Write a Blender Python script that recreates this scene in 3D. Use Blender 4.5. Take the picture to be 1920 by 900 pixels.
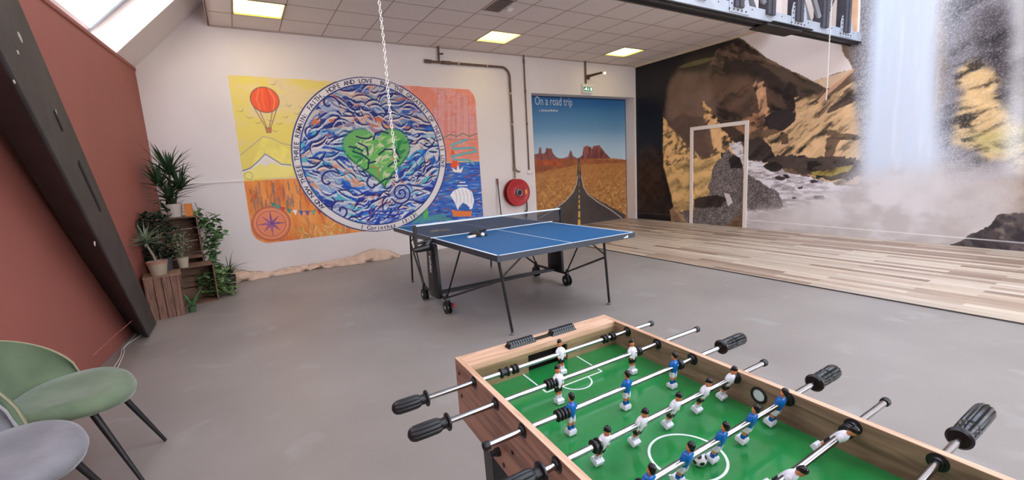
import bpy, math, random
import numpy as np
from mathutils import Matrix, Vector
random.seed(7)
RNG = np.random.RandomState(11)
PI = math.pi
for o in list(bpy.data.objects): bpy.data.objects.remove(o)
SC = bpy.context.scene
COL = SC.collection

# ------------------------------------------------------------------ camera
YAW, PITCH, ROLL, CH, FPX = 0.5443, -0.1605, -0.0579, 1.4331, 828.5346
YB, XR, ZC = 7.79, 8.43, 3.66            # back wall, right wall, suspended ceiling
def cam_axes():
    cy, sy, cp, sp = math.cos(YAW), math.sin(YAW), math.cos(PITCH), math.sin(PITCH)
    f = np.array([sy*cp, cy*cp, sp]); r = np.array([cy, -sy, 0]); u = np.cross(r, f)
    cr, sr = math.cos(ROLL), math.sin(ROLL)
    return cr*r+sr*u, -sr*r+cr*u, f
CR, CU, CF = cam_axes()
cd = bpy.data.cameras.new('camera'); cam = bpy.data.objects.new('camera', cd); COL.objects.link(cam)
cd.sensor_width = 36; cd.lens = 36*FPX/1920; cd.clip_start = .02; cd.clip_end = 100
M = Matrix.Identity(4)
for i in range(3):
    M[i][0] = CR[i]; M[i][1] = CU[i]; M[i][2] = -CF[i]
M[2][3] = CH
cam.matrix_world = M
SC.camera = cam
def bp(px, x=None, y=None, z=None):
    """where the sight line of a point of the photograph meets a plane of the room"""
    d = CF+(px[0]-960)/FPX*CR-(px[1]-450)/FPX*CU
    if z is not None: t = (z-CH)/d[2]
    elif x is not None: t = x/d[0]
    else: t = y/d[1]
    return np.array([0, 0, CH])+t*d

# ------------------------------------------------------------------ view, sky, light
vs = SC.view_settings
SC.display_settings.display_device = 'sRGB'
vs.view_transform = 'Standard'; vs.look = 'None'; vs.gamma = 1; vs.use_curve_mapping = False
vs.exposure = 1.02
W = bpy.data.worlds.new('overcast_sky'); SC.world = W; W.use_nodes = True
bg = W.node_tree.nodes['Background']
bg.inputs[1].default_value = 3.65
_nt = W.node_tree; _tc = _nt.nodes.new('ShaderNodeTexCoord'); _sp = _nt.nodes.new('ShaderNodeSeparateXYZ'); _cr = _nt.nodes.new('ShaderNodeValToRGB')
_nt.links.new(_tc.outputs['Generated'], _sp.inputs[0]); _nt.links.new(_sp.outputs[2], _cr.inputs[0]); _nt.links.new(_cr.outputs[0], bg.inputs[0])
_e = _cr.color_ramp.elements; _e[0].position = .15; _e[0].color = (1.0, .925, .875, 1); _e[1].position = .85; _e[1].color = (.87, .93, 1.06, 1)
YFW = -3.55
def portal(name, loc, rot, sx, sy):
    l = bpy.data.lights.new(name, 'AREA'); l.shape = 'RECTANGLE'; l.size = sx; l.size_y = sy
    l.cycles.is_portal = True
    o = bpy.data.objects.new(name, l); o.location = loc; o.rotation_euler = rot; COL.objects.link(o)
portal('skylight_opening', (5.2, -.3, 6.28), (0, 0, 0), 6.0, 6.0)
portal('added_front_window_opening', (4.6, YFW, 2.6), (math.radians(90), 0, 0), 6.6, 3.6)  # for the unseen front window, added to brighten the hall
portal('skylight_opening', (-.9, 3.5, 3.85), (0, math.radians(-46), 0), 1.5, 9)
LAMP = 3.2

# ------------------------------------------------------------------ materials
def lin(c):
    c = np.asarray(c, float)/255.
    return np.where(c <= .04045, c/12.92, ((c+.055)/1.055)**2.4)
def mat(name, c, rough=.5, metal=0, var=0, vscale=6, bump=0, bscale=40, stretch=None, coat=0, spec=None, c2=None, emit=0):
    m = bpy.data.materials.new(name); m.use_nodes = True
    nt = m.node_tree; b = nt.nodes['Principled BSDF']
    c = lin(c)
    b.inputs['Base Color'].default_value = (*c, 1)
    b.inputs['Roughness'].default_value = rough; b.inputs['Metallic'].default_value = metal
    if coat: b.inputs['Coat Weight'].default_value = coat
    if spec is not None: b.inputs['Specular IOR Level'].default_value = spec
    if emit:
        b.inputs['Emission Color'].default_value = (*c, 1); b.inputs['Emission Strength'].default_value = emit
    if var or bump or c2 is not None:
        tc = nt.nodes.new('ShaderNodeTexCoord'); mp = nt.nodes.new('ShaderNodeMapping')
        nt.links.new(tc.outputs['Object'], mp.inputs[0])
        if stretch: mp.inputs['Scale'].default_value = stretch
        if var or c2 is not None:
            n = nt.nodes.new('ShaderNodeTexNoise'); n.inputs['Scale'].default_value = vscale; n.inputs['Detail'].default_value = 6
            nt.links.new(mp.outputs[0], n.inputs['Vector'])
            r = nt.nodes.new('ShaderNodeValToRGB')
            d = lin(c2) if c2 is not None else c*(1-var)
            e = c if c2 is not None else np.minimum(c*(1+var), 1)
            r.color_ramp.elements[0].position = .32; r.color_ramp.elements[1].position = .68
            r.color_ramp.elements[0].color = (*d, 1); r.color_ramp.elements[1].color = (*e, 1)
            nt.links.new(n.outputs[0], r.inputs[0]); nt.links.new(r.outputs[0], b.inputs['Base Color'])
        if bump:
            n2 = nt.nodes.new('ShaderNodeTexNoise'); n2.inputs['Scale'].default_value = bscale; n2.inputs['Detail'].default_value = 5
            nt.links.new(mp.outputs[0], n2.inputs['Vector'])
            bb = nt.nodes.new('ShaderNodeBump'); bb.inputs['Strength'].default_value = bump; bb.inputs['Distance'].default_value = .01
            nt.links.new(n2.outputs[0], bb.inputs['Height']); nt.links.new(bb.outputs[0], b.inputs['Normal'])
    return m
def wood_mat(name, c1, c2, axis, rough=.45, scale=1.0):
    """grain that runs along one axis of the object"""
    m = bpy.data.materials.new(name); m.use_nodes = True
    nt = m.node_tree; b = nt.nodes['Principled BSDF']; b.inputs['Roughness'].default_value = rough
    tc = nt.nodes.new('ShaderNodeTexCoord'); mp = nt.nodes.new('ShaderNodeMapping')
    s = [38*scale]*3; s[axis] = 3*scale
    mp.inputs['Scale'].default_value = s
    nt.links.new(tc.outputs['Object'], mp.inputs[0])
    n = nt.nodes.new('ShaderNodeTexNoise'); n.inputs['Scale'].default_value = 1; n.inputs['Detail'].default_value = 5; n.inputs['Distortion'].default_value = 1.6
    nt.links.new(mp.outputs[0], n.inputs['Vector'])
    r = nt.nodes.new('ShaderNodeValToRGB'); e = r.color_ramp.elements
    e[0].position = .36; e[0].color = (*lin(c2), 1); e[1].position = .6; e[1].color = (*lin(c1), 1)
    nt.links.new(n.outputs[0], r.inputs[0]); nt.links.new(r.outputs[0], b.inputs['Base Color'])
    return m
def vcol_mat(name, rough=.6, spec=.5):
    m = bpy.data.materials.new(name); m.use_nodes = True
    nt = m.node_tree; b = nt.nodes['Principled BSDF']; b.inputs['Roughness'].default_value = rough
    b.inputs['Specular IOR Level'].default_value = spec
    a = nt.nodes.new('ShaderNodeVertexColor'); a.layer_name = 'paint'
    nt.links.new(a.outputs[0], b.inputs['Base Color'])
    return m
def glass_mat(name, tint=(240, 245, 250)):
    m = bpy.data.materials.new(name); m.use_nodes = True; nt = m.node_tree; nt.nodes.clear()
    out = nt.nodes.new('ShaderNodeOutputMaterial'); t = nt.nodes.new('ShaderNodeBsdfTransparent'); g = nt.nodes.new('ShaderNodeBsdfGlossy')
    t.inputs[0].default_value = (*lin(tint), 1); g.inputs['Roughness'].default_value = .05
    x = nt.nodes.new('ShaderNodeMixShader'); x.inputs[0].default_value = .06
    nt.links.new(t.outputs[0], x.inputs[1]); nt.links.new(g.outputs[0], x.inputs[2]); nt.links.new(x.outputs[0], out.inputs[0])
    return m

WHITE = mat('white_wall_paint', (228, 219, 216), .85, var=.04, vscale=1.2, bump=.08, bscale=30)
WHITE2 = mat('white_trim_paint', (232, 226, 222), .5)
RED = mat('dusky_red_paint', (158, 92, 80), .7, var=.05, vscale=1.5, bump=.05, bscale=20)
BEAMC = mat('flaky_charcoal_paint', (62, 58, 56), .55, c2=(48, 44, 44), vscale=5, bump=.25, bscale=14)
BLACK = mat('black_plastic', (22, 22, 24), .35)
BLACKM = mat('black_powder_coat', (28, 26, 28), .4)
RUBBER = mat('black_rubber', (20, 20, 22), .42)
CHROME = mat('brushed_steel_tube', (164, 162, 162), .16, 1)
PIPEC = mat('brown_steel_pipe', (96, 74, 62), .5, var=.15, vscale=10)
GREY_CLIP = mat('galvanised_clip', (190, 180, 165), .5, .4)

# ------------------------------------------------------------------ mesh helpers
class MB:
    def __init__(s): s.v = []; s.f = []; s.m = []
    def add(s, vs_, fs, mi=0):
        b = len(s.v); s.v += [tuple(map(float, q)) for q in vs_]
        for f in fs: s.f.append([b+i for i in f]); s.m.append(mi)
        return s
    def hexa(s, c, mi=0):          # c: 8 corners, bottom ring then top ring
        return s.add(c, [(3, 2, 1, 0), (4, 5, 6, 7), (0, 1, 5, 4), (1, 2, 6, 5), (2, 3, 7, 6), (3, 0, 4, 7)], mi)
    def box(s, a, b, mi=0):
        x0, y0, z0 = a; x1, y1, z1 = b
        x0, x1 = min(x0, x1), max(x0, x1); y0, y1 = min(y0, y1), max(y0, y1); z0, z1 = min(z0, z1), max(z0, z1)
        return s.hexa([(x0, y0, z0), (x1, y0, z0), (x1, y1, z0), (x0, y1, z0), (x0, y0, z1), (x1, y0, z1), (x1, y1, z1), (x0, y1, z1)], mi)
    def obox(s, c, ax, ay, az, mi=0):
        c, ax, ay, az = [np.asarray(q, float) for q in (c, ax, ay, az)]
        return s.hexa([c-ax-ay-az, c+ax-ay-az, c+ax+ay-az, c-ax+ay-az, c-ax-ay+az, c+ax-ay+az, c+ax+ay+az, c-ax+ay+az], mi)
    def rings(s, rs, mi=0, caps=True, closed=False):
        n = len(rs[0]); vs_ = [q for r in rs for q in r]; fs = []
        K = len(rs)
        for i in range(K if closed else K-1):
            for j in range(n):
                a = i*n+j; b_ = i*n+(j+1) % n; i2 = (i+1) % K
                fs.append((a, b_, i2*n+(j+1) % n, i2*n+j))
        if caps and not closed:
            fs.append(tuple(reversed(range(n)))); fs.append(tuple((K-1)*n+j for j in range(n)))
        return s.add(vs_, fs, mi)
    def tube(s, pts, r, n=10, mi=0, closed=False, flat=None):
        pts = [np.asarray(q, float) for q in pts]; K = len(pts); rs = []
        rr = r if hasattr(r, '__len__') else [r]*K
        t0 = None; up = None
        for i in range(K):
            if closed: t = pts[(i+1) % K]-pts[i-1]
            else: t = pts[min(i+1, K-1)]-pts[max(i-1, 0)]
            t = t/ (np.linalg.norm(t)+1e-12)
            if up is None:
                up = np.array([0, 0, 1.]) if abs(t[2]) < .9 else np.array([1., 0, 0])
            a = np.cross(t, up); a /= np.linalg.norm(a)+1e-12; b_ = np.cross(a, t); up = b_
            fl = flat if flat else (1, 1)
            rs.append([pts[i]+rr[i]*(fl[0]*math.cos(2*PI*j/n)*a+fl[1]*math.sin(2*PI*j/n)*b_) for j in range(n)])
        return s.rings(rs, mi, closed=closed)
    def lathe(s, c, ax, prof, n=20, mi=0):   # prof: (dist along axis, radius)
        c = np.asarray(c, float); ax = np.asarray(ax, float); ax /= np.linalg.norm(ax)
        up = np.array([0, 0, 1.]) if abs(ax[2]) < .9 else np.array([1., 0, 0])
        a = np.cross(ax, up); a /= np.linalg.norm(a); b_ = np.cross(ax, a)
        return s.rings([[c+h*ax+r*(math.cos(2*PI*j/n)*a+math.sin(2*PI*j/n)*b_) for j in range(n)] for h, r in prof], mi)
    def prism(s, poly, h, mi=0):       # poly: list of 3d points, h: extrusion vector
        n = len(poly); h = np.asarray(h, float); p = [np.asarray(q, float) for q in poly]
        vs_ = p+[q+h for q in p]
        fs = [tuple(reversed(range(n))), tuple(n+i for i in range(n))]+[(i, (i+1) % n, n+(i+1) % n, n+i) for i in range(n)]
        return s.add(vs_, fs, mi)
    def ball(s, c, r, n=12, k=8, mi=0):
        rx = r if hasattr(r, '__len__') else (r, r, r)
        rs = []
        for i in range(k+1):
            a = -PI/2+PI*i/k; e = max(math.cos(a), .02)
            rs.append([(c[0]+rx[0]*e*math.cos(2*PI*j/n), c[1]+rx[1]*e*math.sin(2*PI*j/n), c[2]+rx[2]*math.sin(a)) for j in range(n)])
        return s.rings(rs, mi)
def world_loc(o):
    v = Vector((0, 0, 0))
    while o is not None: v = v+o.location; o = o.parent
    return v
def obj(name, mb, mats, parent=None, smooth=35, world=True, bevel=0, subsurf=0, **props):
    me = bpy.data.meshes.new(name)
    off = np.array(world_loc(parent)) if (parent is not None and world) else np.zeros(3)
    me.from_pydata([tuple(np.array(q)-off) for q in mb.v], [], mb.f)
    if not isinstance(mats, (list, tuple)): mats = [mats]
    for m in mats: me.materials.append(m)
    if len(mats) > 1: me.polygons.foreach_set('material_index', mb.m)
    if smooth:
        me.polygons.foreach_set('use_smooth', [True]*len(me.polygons)); me.set_sharp_from_angle(angle=math.radians(smooth))
    me.update()
    o = bpy.data.objects.new(name, me); COL.objects.link(o)
    if parent is not None: o.parent = parent
    if bevel:
        b = o.modifiers.new('bevel', 'BEVEL'); b.width = bevel; b.segments = 2; b.limit_method = 'ANGLE'
    if subsurf:
        b = o.modifiers.new('subsurf', 'SUBSURF'); b.levels = subsurf; b.render_levels = subsurf
    for k, v in props.items(): o[k] = v
    return o
def thing(name, label, cat, loc=(0, 0, 0), rotz=0, group=None):
    o = bpy.data.objects.new(name, None); COL.objects.link(o); o.empty_display_size = .1
    o.location = loc; o.rotation_euler = (0, 0, rotz); o['label'] = label; o['category'] = cat
    if group: o['group'] = group
    return o
def tag(o, label, cat, group=None):
    o['label'] = label; o['category'] = cat
    if group: o['group'] = group
    return o
def struct(name, mb, m, **k):
    return obj(name, mb, m, smooth=k.pop('smooth', 0), kind='structure', **k)
def text_mesh(txt, size, extrude=0.0006, align='LEFT', bold=.018):
    cu = bpy.data.curves.new('t', 'FONT'); cu.body = txt; cu.size = size; cu.extrude = extrude; cu.align_x = align; cu.resolution_u = 3; cu.offset = size*bold
    o = bpy.data.objects.new('t', cu); COL.objects.link(o)
    dg = bpy.context.evaluated_depsgraph_get()
    me = bpy.data.meshes.new_from_object(o.evaluated_get(dg))
    vs_ = [tuple(v.co) for v in me.vertices]; fs = [tuple(p.vertices) for p in me.polygons]
    bpy.data.objects.remove(o); bpy.data.curves.remove(cu); bpy.data.meshes.remove(me)
    return vs_, fs

# ------------------------------------------------------------------ room shell
def xl(y): return -.95-.0738*(YB-y)         # the red wall runs slightly askew
YF = -3.6; ZT = 6.1
def floor_mat():
    m = bpy.data.materials.new('worn_grey_floor_paint'); m.use_nodes = True; nt = m.node_tree; b = nt.nodes['Principled BSDF']
    tc = nt.nodes.new('ShaderNodeTexCoord')
    n1 = nt.nodes.new('ShaderNodeTexNoise'); n1.inputs['Scale'].default_value = .9; n1.inputs['Detail'].default_value = 5
    n2 = nt.nodes.new('ShaderNodeTexNoise'); n2.inputs['Scale'].default_value = 3.2; n2.inputs['Detail'].default_value = 8; n2.inputs['Distortion'].default_value = .6
    for n in (n1, n2): nt.links.new(tc.outputs['Object'], n.inputs['Vector'])
    r1 = nt.nodes.new('ShaderNodeValToRGB'); e = r1.color_ramp.elements
    e[0].position = .35; e[0].color = (*lin((142, 133, 126)), 1); e[1].position = .65; e[1].color = (*lin((154, 145, 137)), 1)
    r2 = nt.nodes.new('ShaderNodeValToRGB'); e = r2.color_ramp.elements
    e[0].position = .6; e[0].color = (0, 0, 0, 1); e[1].position = .7; e[1].color = (.3, .3, .3, 1)
    mx = nt.nodes.new('ShaderNodeMixRGB'); mx.inputs[2].default_value = (*lin((172, 168, 164)), 1)
    nt.links.new(n1.outputs[0], r1.inputs[0]); nt.links.new(n2.outputs[0], r2.inputs[0])
    nt.links.new(r2.outputs[0], mx.inputs[0]); nt.links.new(r1.outputs[0], mx.inputs[1]); nt.links.new(mx.outputs[0], b.inputs['Base Color'])
    b.inputs['Roughness'].default_value = .42
    bb = nt.nodes.new('ShaderNodeBump'); bb.inputs['Strength'].default_value = .06; nt.links.new(n2.outputs[0], bb.inputs['Height']); nt.links.new(bb.outputs[0], b.inputs['Normal'])
    return m
FLOOR = floor_mat()
struct('floor', MB().box((-2.2, YF-.1, -.1), (XR+.2, YB+.5, 0)), FLOOR)
def plank_mat():
    m = bpy.data.materials.new('mixed_oak_laminate'); m.use_nodes = True; nt = m.node_tree; b = nt.nodes['Principled BSDF']
    tc = nt.nodes.new('ShaderNodeTexCoord'); mp = nt.nodes.new('ShaderNodeMapping'); mp.inputs['Rotation'].default_value = (0, 0, PI/2)
    nt.links.new(tc.outputs['Object'], mp.inputs[0])
    br = nt.nodes.new('ShaderNodeTexBrick'); br.inputs['Scale'].default_value = 1
    br.inputs['Brick Width'].default_value = 1.15; br.inputs['Row Height'].default_value = .1; br.inputs['Mortar Size'].default_value = .0012
    br.inputs['Color1'].default_value = (0, 0, 0, 1); br.inputs['Color2'].default_value = (1, 1, 1, 1); br.inputs['Mortar'].default_value = (.3, .3, .3, 1)
    br.inputs['Bias'].default_value = 0; br.offset = .37; br.offset_frequency = 2
    nt.links.new(mp.outputs[0], br.inputs[0])
    r = nt.nodes.new('ShaderNodeValToRGB'); cr = r.color_ramp; cr.interpolation = 'LINEAR'
    cs = [(0, (150, 126, 108)), (.22, (176, 152, 132)), (.45, (205, 184, 162)), (.7, (214, 196, 174)), (.88, (186, 168, 150)), (1, (222, 206, 186))]
    cr.elements[0].position = 0; cr.elements[0].color = (*lin(cs[0][1]), 1); cr.elements[1].position = 1; cr.elements[1].color = (*lin(cs[-1][1]), 1)
    for q, c in cs[1:-1]: e = cr.elements.new(q); e.color = (*lin(c), 1)
    nt.links.new(br.outputs[0], r.inputs[0])
    mp2 = nt.nodes.new('ShaderNodeMapping'); mp2.inputs['Scale'].default_value = (40, 2.2, 1); nt.links.new(tc.outputs['Object'], mp2.inputs[0])
    n = nt.nodes.new('ShaderNodeTexNoise'); n.inputs['Scale'].default_value = 1; n.inputs['Detail'].default_value = 4; nt.links.new(mp2.outputs[0], n.inputs['Vector'])
    r2 = nt.nodes.new('ShaderNodeValToRGB'); e = r2.color_ramp.elements; e[0].position = .3; e[0].color = (.72, .68, .64, 1); e[1].position = .62; e[1].color = (1, 1, 1, 1)
    nt.links.new(n.outputs[0], r2.inputs[0])
    mx = nt.nodes.new('ShaderNodeMixRGB'); mx.blend_type = 'MULTIPLY'; mx.inputs[0].default_value = .8
    nt.links.new(r.outputs[0], mx.inputs[1]); nt.links.new(r2.outputs[0], mx.inputs[2]); nt.links.new(mx.outputs[0], b.inputs['Base Color'])
    b.inputs['Roughness'].default_value = .42
    return m
XWD = 5.08
struct('floor_laminate', MB().box((XWD, YF, 0), (XR, YB, .012)).box((5.38, YB, 0), (8.37, 8.07, .012)), plank_mat())
struct('trim_1', MB().box((XWD-.012, YF, 0), (XWD, YB, .013)), mat('dark_floor_edging', (84, 76, 70), .5))

X0, X1, ZO, YR_ = 5.38, 8.37, 2.94, 8.07     # the doorway recess with the poster
for nm, a_, c_ in (('wall_back', (-2.2, YB, 0), (X0, YB+.5, ZT)), ('wall_back_corner', (X1, YB, 0), (XR+.2, YB+.5, ZT)), ('wall_back_lintel', (X0, YB, ZO), (X1, YB+.5, ZT)), ('wall_recess', (X0, YR_+.004, 0), (X1, YB+.5, ZO))):
    struct(nm, MB().box(a_, c_), WHITE)
struct('wall_right', MB().box((XR, YF, 0), (XR+.2, YB+.5, ZT)), WHITE)
wf = MB(); FX0, FX1, FZ0, FZ1 = 1.3, 7.9, .8, 4.4  # wall opening cut for the added window behind the camera
wf.box((-2.2, YF-.2, 0), (FX0, YF, ZT+.3)).box((FX1, YF-.2, 0), (XR+.2, YF, ZT+.3)).box((FX0, YF-.2, 0), (FX1, YF, FZ0)).box((FX0, YF-.2, FZ1), (FX1, YF, ZT+.3))
struct('wall_front', wf, WHITE)
wl = MB()
wl.hexa([(xl(YF)-.2, YF, 0), (xl(YF), YF, 0), (xl(YB), YB, 0), (xl(YB)-.2, YB, 0), (xl(YF)-.2, YF, 2.98), (xl(YF), YF, 2.98), (xl(YB), YB, 2.98), (xl(YB)-.2, YB, 2.98)])
struct('wall_left', wl, RED)
tr = MB()
tr.hexa([(xl(YF)-.2, YF, 2.98), (xl(YF)+.012, YF, 2.98), (xl(YB)+.012, YB, 2.98), (xl(YB)-.2, YB, 2.98), (xl(YF)-.2, YF, 3.03), (xl(YF)+.012, YF, 3.03), (xl(YB)+.012, YB, 3.03), (xl(YB)-.2, YB, 3.03)])
struct('trim_2', tr, RED, bevel=.008)

# sloping roof on the left with its skylights
CA, SA = math.cos(math.radians(46)), math.sin(math.radians(46))
def S(a, y, off=0): return (xl(y)+a*CA-off*SA, y, 3.03+a*SA+off*CA)
def shex(mb, a0, a1, y0, y1, o0, o1, mi=0):
    return mb.hexa([S(a0, y0, o0), S(a1, y0, o0), S(a1, y1, o0), S(a0, y1, o0), S(a0, y0, o1), S(a1, y0, o1), S(a1, y1, o1), S(a0, y1, o1)], mi)
AT = 4.45; AW = 1.35; DEP = .34
sl = MB()
openings = [(4.0, 7.05), (.4, 3.45), (-3.2, -.15)]
shex(sl, AW, AT, YF, YB, 0, DEP+.03)
ys = [YF]+[v for o_ in reversed(openings) for v in o_]+[YB]
for i in range(0, len(ys), 2): shex(sl, -.02, AW, ys[i], ys[i+1], 0, DEP+.03)
struct('ceiling_slope', sl, WHITE)
GLASS = glass_mat('clear_glass'); GLASS2 = glass_mat('light_dimming_glass', (230, 231, 235))  # second glass: grey tint added to dim the daylight on the skylight reveals
FRAMEC = mat('grey_window_frame', (205, 208, 212), .4, .3)
def skylight(name, y0, y1):
    fr = MB(); w = .05
    mids = [y0, (y0+y1)/2, y1] if y0 < 3.9 else [y0, 5.45, y1]
    for k, ym in enumerate(mids):
        a = ym-w/2 if 0 < k < 2 else (ym if k == 0 else ym-w)
        shex(fr, 0, AW, a, a+w, DEP-.05, DEP+.02)
    shex(fr, 0, w, y0, y1, DEP-.05, DEP+.02); shex(fr, AW-w, AW, y0, y1, DEP-.05, DEP+.02)
    f = struct(name, fr, FRAMEC)
    g = MB(); shex(g, 0, AW, y0, y1, DEP-.02, DEP-.015)
    obj('window_pane', g, GLASS2, f, smooth=0)
    g = MB()
    for ym in (mids[1]-.045, mids[1]+.045, y1-.06): shex(g, 0, AW, ym-.006, ym+.006, DEP-.07, DEP-.05)
    obj('window_seal', g, mat('grey_rubber_seal', (120, 124, 128), .5), f, smooth=0)
for k, (a, b_) in enumerate(openings): skylight('window_%d' % (k+1), a, b_)

# flat glazed roof over the open part of the hall
xt = 2.0
rf = MB()
GX0, GX1, GY0, GY1 = 2.6, 8.1, -3.2, 2.7
rf.box((1.0, GY1, ZT), (XR+.2, YB+.5, ZT+.2)).box((1.0, YF-.2, ZT), (XR+.2, GY0, ZT+.2)).box((1.0, GY0, ZT), (GX0, GY1, ZT+.2)).box((GX1, GY0, ZT), (XR+.2, GY1, ZT+.2))
struct('ceiling_upper', rf, WHITE)
fr = MB()
for i in range(6):
    x = GX0+(GX1-GX0)*i/5; fr.box((x-.04, GY0, ZT+.05), (x+.04, GY1, ZT+.12))
for y in (GY0, -.25, GY1): fr.box((GX0, y-.04, ZT+.05), (GX1, y+.04, ZT+.12))
fw = MB()
for i in range(5):
    x = FX0+(FX1-FX0)*i/4; fw.box((x-.03, YF-.14, FZ0), (x+.03, YF-.08, FZ1))
for z in (FZ0+.03, 2.6, FZ1-.03): fw.box((FX0, YF-.14, z-.03), (FX1, YF-.08, z+.03))
f = struct('window_5', fw, FRAMEC)  # unseen window, added to light the ceiling and back wall
obj('window_pane', MB().box((FX0, YF-.112, FZ0), (FX1, YF-.108, FZ1)), GLASS, f, smooth=0)
f = struct('window_4', fr, FRAMEC)
obj('window_pane', MB().box((GX0, GY0, ZT+.08), (GX1, GY1, ZT+.085)), GLASS, f, smooth=0)
# closing band behind the suspended ceiling edge
YC = 4.45
struct('wall_bulkhead', MB().box((-.05, YC, ZC+.03), (XR, YC+.1, ZT)), WHITE)

# suspended ceiling: tiles and grid
def tile_mat():
    m = bpy.data.materials.new('mineral_ceiling_tiles'); m.use_nodes = True; nt = m.node_tree; b = nt.nodes['Principled BSDF']
    tc = nt.nodes.new('ShaderNodeTexCoord'); n = nt.nodes.new('ShaderNodeTexNoise'); n.inputs['Scale'].default_value = 120; n.inputs['Detail'].default_value = 3
    nt.links.new(tc.outputs['Object'], n.inputs['Vector'])
    r = nt.nodes.new('ShaderNodeValToRGB'); e = r.color_ramp.elements; e[0].position = .3; e[0].color = (*lin((226, 216, 210)), 1); e[1].position = .6; e[1].color = (*lin((238, 229, 224)), 1)
    nt.links.new(n.outputs[0], r.inputs[0]); nt.links.new(r.outputs[0], b.inputs['Base Color']); b.inputs['Roughness'].default_value = .9
    return m
CX0 = -.05
gx = [.235+.6*i for i in range(-1, 15)]; gy = [YB-.6-.6*i+.0 for i in range(0, 7)]
lights = [(0, 10), (6, 10), (11, 10)]
LX = [.235, .235+.6*6, .235+.6*11]
ce = MB(); yl0, yl1 = gy[1], gy[0]
xs = [CX0]+[v for q in LX for v in (q, q+.6)]+[XR]
ce.box((CX0, YC, ZC), (XR, yl0, ZC+.03)).box((CX0, yl1, ZC), (XR, YB, ZC+.03))
for i in range(0, len(xs), 2): ce.box((xs[i], yl0, ZC), (xs[i+1], yl1, ZC+.03))
struct('ceiling', ce, tile_mat())
g = MB()
for x in gx:
    if x > CX0+.05 and x < XR: 
        g.box((x-.006, YC, ZC-.003), (x+.006, YB, ZC))
for y in gy:
    if y > YC: g.box((CX0, y-.006, ZC-.003), (XR, y+.006, ZC))
struct('trim_3', g, mat('ceiling_grid_rails', (168, 150, 140), .6))
g = MB().box((CX0-.015, YC, ZC-.012), (CX0+.02, YB, ZC+.04))
struct('trim_4', g, mat('pale_edge_rail', (190, 170, 158), .5))
struct('trim_5', MB().box((CX0-.004, YC, ZC-.016), (CX0+.006, YB, ZC-.012)), mat('dark_shadow_gap', (40, 30, 28), .7))
struct('trim_6', MB().box((XR-.05, YC, ZC-.035), (XR, YB, ZC)), mat('cream_ceiling_moulding', (216, 198, 172), .6))
struct('trim_7', MB().box((CX0, YB-.02, ZC-.02), (XR-.05, YB, ZC)), mat('wall_angle', (176, 158, 148), .6))

LOUV = mat('lamp_louvre', (150, 140, 80), .35, .5)
DIFF = bpy.data.materials.new('warm_fluorescent_diffuser'); DIFF.use_nodes = True
b = DIFF.node_tree.nodes['Principled BSDF']; b.inputs['Base Color'].default_value = (.9, .85, .5, 1)
b.inputs['Emission Color'].default_value = (1, .80, .30, 1); b.inputs['Emission Strength'].default_value = LAMP
names = ['square ceiling lamp with glowing yellow tubes at the left edge of the tiled ceiling', 'square ceiling lamp with dark louvre teeth, middle one of the row', 'plain glowing square ceiling lamp near the waterfall wall']
for k, x in enumerate(LX):
    t = thing('ceiling_light', names[k], 'lamp', (x+.3, (yl0+yl1)/2, ZC), group='square lamps set in the suspended ceiling')
    y0, y1 = yl0, yl1
    f = MB().box((x, y0, ZC-.008), (x+.6, y0+.02, ZC+.01)).box((x, y1-.02, ZC-.008), (x+.6, y1, ZC+.01)).box((x, y0, ZC-.008), (x+.02, y1, ZC+.01)).box((x+.58, y0, ZC-.008), (x+.6, y1, ZC+.01))
    obj('lamp_frame', f, LOUV if k != 1 else mat('lamp_frame_white', (200, 190, 170), .5), t, smooth=0)
    obj('lamp_diffuser', MB().box((x+.02, y0+.02, ZC+.03), (x+.58, y1-.02, ZC+.035)), DIFF, t, smooth=0)
    hs = MB().box((x, y0, ZC+.01), (x+.02, y1, ZC+.05)).box((x+.58, y0, ZC+.01), (x+.6, y1, ZC+.05)).box((x, y0, ZC+.01), (x+.6, y0+.02, ZC+.05)).box((x, y1-.02, ZC+.01), (x+.6, y1, ZC+.05)).box((x, y0, ZC+.05), (x+.6, y1, ZC+.06))
    obj('lamp_housing', hs, WHITE2, t, smooth=0)
    if k == 1:
        lv = MB()
        for i in range(1, 9):
            xx = x+.02+.56*i/9; lv.box((xx-.003, y0+.02, ZC-.004), (xx+.003, y1-.02, ZC+.024))
        obj('louvre', lv, mat('mirror_louvre', (235, 230, 190), .25, .8), t, smooth=0)
# ceiling vent and detector
v0 = bp((905, 18), z=ZC); vc = (3.36, 5.55)
t = thing('ceiling_vent', 'slim beige vent grille set into the ceiling tiles', 'vent', (vc[0], vc[1], ZC))
fr = MB().box((3.24, 5.32, ZC-.012), (3.52, 5.34, ZC)).box((3.24, 5.8, ZC-.012), (3.52, 5.82, ZC)).box((3.24, 5.32, ZC-.012), (3.26, 5.82, ZC)).box((3.5, 5.32, ZC-.012), (3.52, 5.82, ZC))
obj('vent_frame', fr, mat('vent_metal', (196, 182, 168), .5), t, smooth=0)
sl_ = MB()
for i in range(9): sl_.obox((3.277+.0257*i, 5.57, ZC-.008), (.009, 0, .006), (0, .23, 0), (0, 0, .001))
obj('vent_slat', sl_, mat('vent_slat_metal', (150, 130, 110), .5), t, smooth=0)
p_ = bp((955, 17), z=ZC)
t = thing('smoke_detector', 'round white smoke detector on the ceiling beside the vent', 'detector', (p_[0], p_[1], ZC))
obj('detector_base', MB().lathe((p_[0], p_[1], ZC), (0, 0, -1), [(0, .055), (.012, .055), (.014, .045)]), WHITE2, t)
obj('detector_head', MB().lathe((p_[0], p_[1], ZC-.014), (0, 0, -1), [(0, .042), (.02, .038), (.03, .02), (.032, .005)]), WHITE2, t)

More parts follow.
